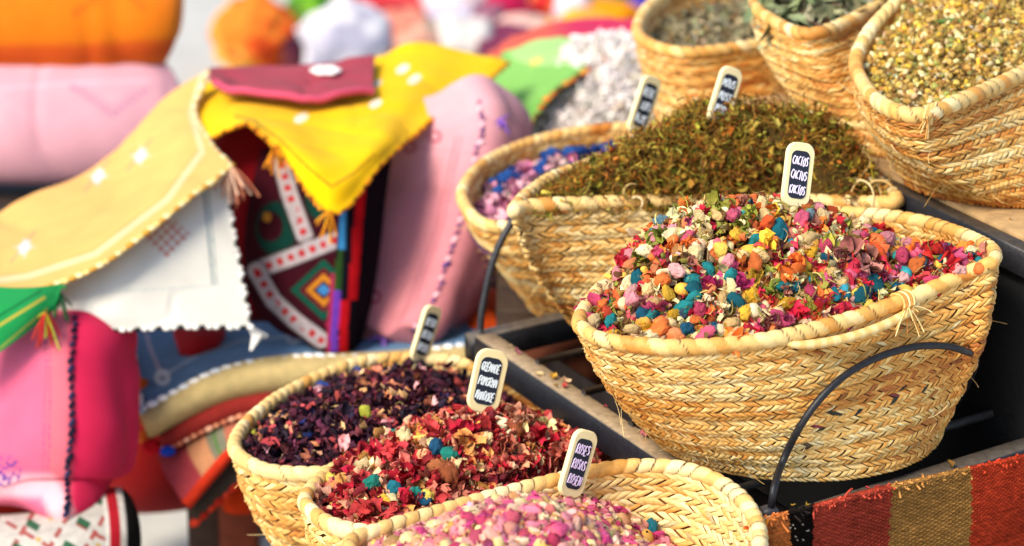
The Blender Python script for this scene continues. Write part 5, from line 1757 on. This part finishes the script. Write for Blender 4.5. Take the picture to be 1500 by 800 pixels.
# ------------------------------------------------------------------ chalkboard signs
GL = {'A': [[(0, 0), (.5, 1), (1, 0)], [(.2, .4), (.8, .4)]], 'C': [[(1, .85), (.6, 1), (.1, .7), (.1, .3), (.6, 0), (1, .15)]], 'T': [[(0, 1), (1, 1)], [(.5, 1), (.5, 0)]],
      'O': [[(.5, 1), (.05, .6), (.2, .08), (.6, 0), (.95, .4), (.8, .92), (.5, 1)]], 'S': [[(.95, .9), (.4, 1), (.1, .75), (.9, .35), (.6, 0), (.05, .12)]],
      'U': [[(0, 1), (.1, .2), (.5, 0), (.9, .2), (1, 1)]], 'K': [[(.05, 1), (.05, 0)], [(.95, 1), (.1, .5), (.95, 0)]], 'G': [[(1, .85), (.6, 1), (.1, .7), (.1, .3), (.6, 0), (.95, .2), (.95, .5), (.55, .5)]],
      'R': [[(.05, 0), (.05, 1), (.8, .95), (.85, .6), (.1, .5), (.95, 0)]], 'E': [[(.95, 1), (.05, 1), (.05, 0), (.95, 0)], [(.05, .5), (.8, .5)]], 'N': [[(.05, 0), (.05, 1), (.95, 0), (.95, 1)]],
      'D': [[(.05, 0), (.05, 1), (.7, .9), (.95, .5), (.7, .08), (.05, 0)]], 'M': [[(0, 0), (.1, 1), (.5, .35), (.9, 1), (1, 0)]], 'I': [[(.5, 1), (.5, 0)]], 'P': [[(.05, 0), (.05, 1), (.85, .95), (.85, .55), (.05, .5)]],
      'L': [[(.05, 1), (.05, 0), (.95, 0)]], 'B': [[(.05, 0), (.05, 1), (.8, .9), (.7, .55), (.05, .5), (.9, .4), (.85, .05), (.05, 0)]]}


def rrect(W, H, r, n=8):
    out = []
    for cx, cy, a0 in ((W / 2 - r, H - r, 0), (-W / 2 + r, H - r, 90), (-W / 2 + r, r, 180), (W / 2 - r, r, 270)):
        for k in range(n):
            a = math.radians(a0 + 90 * k / (n - 1))
            out.append((cx + r * math.cos(a), cy + r * math.sin(a)))
    return np.array(out)


def sign(ub, vb, ut, vt, d, W, yaw, lines, label, lean=0., chalk='dce6ea', top_r=.6, stake_to=None):
    b, t = P(ub, vb, d), P(ut, vt, d + lean)
    y = norm(t - b)
    H = np.linalg.norm(t - b)
    x = RT * math.cos(yaw) + norm(A(0, 1, 0)) * math.sin(yaw)
    x = norm(x - y * np.dot(x, y))
    z = np.cross(x, y)
    if np.dot(z, CAM - b) < 0:
        z = -z
    L2W = lambda q: b + q[:, :1] * x + q[:, 1:2] * y + q[:, 2:3] * z
    root = thing('chalkboard_sign', tuple(b), label, 'sign')
    th = .0062
    o = rrect(W, H, W * .36)
    n = len(o)
    cen = o.mean(0)

    def ring(k, zz):
        return np.c_[cen + (o - cen) * k, np.full(n, zz)]
    rings = [ring(.96, th / 2), ring(1, th / 2 - .0008), ring(1, -th / 2 + .0008), ring(.96, -th / 2)]
    V = np.concatenate(rings + [np.c_[[cen], th / 2], np.c_[[cen], -th / 2]])
    j = np.arange(n)
    T = np.concatenate([np.stack([np.full(n, 4 * n), j, (j + 1) % n], 1), np.stack([np.full(n, 4 * n + 1), 3 * n + (j + 1) % n, 3 * n + j], 1)])
    mb = MB()
    mb.add(L2W(V), gridq(4, n, True)[:, ::-1], T, lin('e9d9a4'))
    mb.build('board', M_SIGN, root, smooth=False)
    mb = MB()
    s0 = np.array([(0, .004, 0), (0, -.02, 0), (0, -.055, 0)])
    st = L2W(s0)
    bar(mb, st[0], st[2], .0085, .0050, up=tuple(z), c=lin('d9c48c'))
    mb.build('stake', M_SIGN, root)
    w, h = W * .66, H * .74
    o2 = rrect(w, h, w * .3)
    n2 = len(o2)
    V = np.concatenate([np.c_[o2[:, 0] - W * .02, o2[:, 1] + H * .13, np.full(n2, th / 2 + .0006)], [[0, H / 2, th / 2 + .0006]], np.c_[o2[:, 0] * 1.03 - W * .02, o2[:, 1] + H * .13, np.full(n2, th / 2 - .0003)]])
    j = np.arange(n2)
    mb = MB()
    mb.add(L2W(V), np.stack([j, (j + 1) % n2, n2 + 1 + (j + 1) % n2, n2 + 1 + j], 1)[:, ::-1], np.stack([np.full(n2, n2), j, (j + 1) % n2], 1), lin('262b38'))
    panel = mb.build('chalk_panel', M_SLATE, root, smooth=False)
    mb = MB()
    rg = np.random.default_rng(len(label))
    rows = len(lines)
    for r_, tx in enumerate(lines):
        lh = h / (rows + .45) * .60
        y0 = H * .13 + h - (r_ + 1) * h / (rows + .3) + .0006
        cw = w * .90 / len(tx)
        for ci, ch in enumerate(tx):
            if ch not in GL:
                continue
            for stk in GL[ch]:
                q = np.array(stk) * A(cw * .78, lh) + A(-w * .47 + ci * cw, y0 + rg.normal(0, .0003) - ci * cw * .06) + rg.normal(0, .00012, (len(stk), 2))
                q = cr(q, 4 * len(q))
                pp = L2W(np.c_[q[:, 0] + (q[:, 1] - y0) * .12 - W * .01, q[:, 1], np.full(len(q), th / 2 + .0007)])
                tube(mb, pp, .00062 if len(lines[0]) < 7 else .00066, 5, lin(chalk))
    child_of_child(mb, 'chalk_writing', M_CHALK, panel, root)
    return root


def sdepth(heap, u, v, back=.0):
    q = heap.hit(u, v)
    return (q - CAM) @ FW - back if q is not None else 2.5


d = sdepth(H_CACTUS, 1158, 316)
sign(1163, 303, 1174, 209, d - .004, .0305, .42, ['CACTOS', 'CACTUS', 'KAKTOS'], 'small chalkboard sign reading CACTOS CACTUS KAKTOS in the cactus potpourri', chalk='e6dcf2')
d = sdepth(H_MOSS, 1052, 184)
sign(1048, 182, 1074, 99, d - .004, .0285, .5, ['MOUS', 'MOSS', 'MOOS'], 'small chalkboard sign with blurred white writing in the moss heap')
sign(930, 196, 957, 112, 2.86, .0285, .6, ['BLEUE', 'FLORS', 'BLUME'], 'small chalkboard sign half hidden behind the left edge of the moss heap')
d = sdepth(H_HIB, 607, 536)
sign(611, 530, 636, 448, d - .004, .027, .75, ['IBISCO', 'IBISCU', 'BISCUS'], 'narrow chalkboard sign turned sideways in the dark hibiscus petals')
d = sdepth(H_POM, 702, 612)
sign(704, 604, 724, 512, d - .006, .036, .42, ['GRENADE', 'POMGRAN', 'MANDORE'], 'wide chalkboard sign reading GRENADE in the red pomegranate petals')
d = sdepth(H_ROSE, 828, 745)
sign(832, 728, 860, 630, d - .004, .0285, .62, ['ROSES', 'ROSAS', 'ROSEN'], 'chalkboard sign with lilac writing in the pale pink rosebuds', chalk='e0ccec')

# ------------------------------------------------------------------ far pile of bundles on the pavement
def bundle(u, v, w, h, hexes, label, name='cloth_bundle', cat='bundle', seed=0, dd=0.):
    g = PZ(u, min(v + h * .5, 330), 0)
    d = (g - CAM) @ FW + dd
    k = d / KPX
    c0 = P(u, v, d)
    vv, f = ICO4
    dn = 1 + .24 * noise(vv, 2.4, seed, 3) + .06 * noise(vv, 7, seed + 1, 2) - .12 * np.exp(-(noise(vv, 3.2, seed + 2, 2) / .14) ** 2)
    sz = A(w * k * .54, (w + h) * k * .25, h * k * .5)
    V = vv * dn[:, None] * sz + c0
    nz = noise(vv, 2.4, seed + 2, 2)
    C = np.tile(lin(hexes[0]), (len(vv), 1))
    for i, hx in enumerate(hexes[1:]):
        mk = sst(noise(vv, 2.0 + i, seed + 5 + i, 2), .0, .25)
        C = over(C, hx, mk)
    mb = MB()
    mb.add(V, t=f, c=C)
    tag(mb.build(name, M_WOOL), label, cat)


FAR = [(372, 52, 118, 120, ['d8762a', 'e8a84a', 'c8481e'], 'orange and yellow bundle, far back left of the grey one'),
       (455, 12, 62, 70, ['7aa82a', '4a8a2a'], 'lime green bundle far behind the orange one'),
       (436, 82, 46, 70, ['3a1a2a', '5a2a30'], 'dark filler shape for the shaded gap between the orange and grey bundles'),  # shade of a gap, put in as a dark shape
       (505, 55, 132, 120, ['b8b4bc', '9a98a8', 'd0ccd0'], 'large grey-white bundle far behind the maroon flap'),
       (592, 60, 100, 100, ['d8a890', 'c8b89a', 'd0806a'], 'peach bundle far behind the yellow cloth'),
       (580, 2, 120, 46, ['b02a34', 'c84a4a'], 'red flat bundle at the top behind the peach one'),
       (672, 62, 100, 84, ['d8d0c8', 'c8c0b8'], 'cream white bundle far behind the yellow cloth'),
       (668, 4, 96, 56, ['d8bcc0', 'e0d0d0'], 'pale pink-white bundle at the top, behind the cream one'),
       (716, 28, 52, 50, ['5a4a5c', '8a5a6a'], 'mauve-grey small bundle beside the cream white one'),
       (742, 10, 66, 60, ['b02048', 'c83a5a'], 'crimson-pink bundle at the top behind the mauve-grey one'),
       (768, 54, 104, 60, ['d09a84', 'd8b0a0'], 'salmon bundle behind the magenta cloth'),
       (806, 4, 54, 50, ['c82a30', 'd8703a'], 'scarlet bundle at the top beside the crimson-pink one'),
       (838, 14, 56, 66, ['d8c8d0', 'b888a8'], 'pale lilac bundle behind the magenta cloth'),
       (884, 22, 96, 50, ['e08a14', 'e8a82a'], 'saffron orange bundle right behind the magenta cloth'),
       (900, -4, 80, 30, ['1c6a4a', '2a8a5a'], 'teal green bundle at the top above the saffron one'),
       (952, 4, 60, 60, ['2a3aa0', '5a3a9a'], 'blue and purple bundle beside the grey herb basket'),
       (560, -40, 200, 60, ['a8988a', '8a6a6a'], 'long dusty brown bundle at the very back'),
       (780, -40, 220, 60, ['8a2a3a', 'b85a5a'], 'long wine-red bundle at the very back')]
for i, (u, v, w, h, hx, lab) in enumerate(FAR):
    bundle(u, v, w, h, hx, lab, seed=200 + i * 11)

for i, (pts, hx, lab) in enumerate((
        ([(600, 28, 6.9), (650, 10, 7.0), (700, 18, 7.0)], 'c8c0d0', 'crumpled lilac-white cloth thrown over the far bundles'),
        ([(400, 20, 6.8), (440, -5, 7.0), (480, 6, 7.0)], '6a9a2a', 'crumpled olive-green cloth thrown over the far bundles'),
        ([(800, 34, 6.6), (850, 12, 6.7), (900, 26, 6.7)], 'e0a83a', 'crumpled gold cloth thrown over the far bundles'),
        ([(700, 52, 6.5), (735, 36, 6.6), (775, 48, 6.6)], '7a2a4a', 'crumpled plum cloth thrown over the far bundles'))):
    ctrl = [[(u, v + dv, d - .004 * dv) for u, v, d in pts] for dv in (0, 14, 34, 58)]
    p = Patch(ctrl, .012, wr=(.02, 9), seed=60 + i, n=(40, 50), cre=(.02, 6))
    soft('thrown_cloth', p, base_col(p, hx, .12, 60 + i), lab, 'cloth')

# ------------------------------------------------------------------ pavement
mb = MB()
xs = np.concatenate([[-80, -30, -12], np.linspace(-6, 6, 25), [12, 30, 80]])
ys = np.concatenate([[-60, -20, -6], np.linspace(-3, 14, 35), [22, 45, 120]])
X, Y = np.meshgrid(xs, ys, indexing='ij')
mb.add(np.stack([X, Y, 0 * X], -1).reshape(-1, 3), gridq(*X.shape), c=lin('b9b6ad'))
tag(mb.build('pavement', M_PAVE, origin=A(0, 0, 0)), kind='structure')

# ------------------------------------------------------------------ camera, sky, sun
cd = bpy.data.cameras.new('camera')
cam = bpy.data.objects.new('camera', cd)
COL.objects.link(cam)
cam.location = CAM
cam.rotation_euler = (math.pi / 2 - PITCH, 0, 0)
cd.sensor_width = 36
cd.lens = 18 / math.tan(math.radians(12))
cd.clip_start, cd.clip_end = .05, 400
cd.dof.use_dof = True
cd.dof.focus_distance = 2.36
cd.dof.aperture_fstop = 3.6
scene.camera = cam

S = norm(A(-.52, -.50, .70))
w = bpy.data.worlds.new('World')
scene.world = w
w.use_nodes = True
nt = w.node_tree
sky = nt.nodes.new('ShaderNodeTexSky')
sky.sky_type = 'NISHITA'
sky.sun_disc = False
sky.sun_elevation = math.asin(S[2])
sky.sun_rotation = math.atan2(S[0], S[1])
bg = nt.nodes['Background']
bg.inputs['Strength'].default_value = .135
nt.links.new(sky.outputs['Color'], bg.inputs['Color'])
ld = bpy.data.lights.new('sun', 'SUN')
ld.energy = 2.75
ld.angle = math.radians(24)
ld.color = (1, .89, .74)
sun = bpy.data.objects.new('sun', ld)
COL.objects.link(sun)
sun.rotation_euler = Vector(S.tolist()).to_track_quat('Z', 'Y').to_euler()
sun.location = (-3, -2, 5)
v = scene.view_settings
v.view_transform, v.look, v.gamma = 'Standard', 'None', 1
v.use_curve_mapping = False
v.exposure = .93
scene.cycles.use_denoising = True
scene.cycles.max_bounces = 8
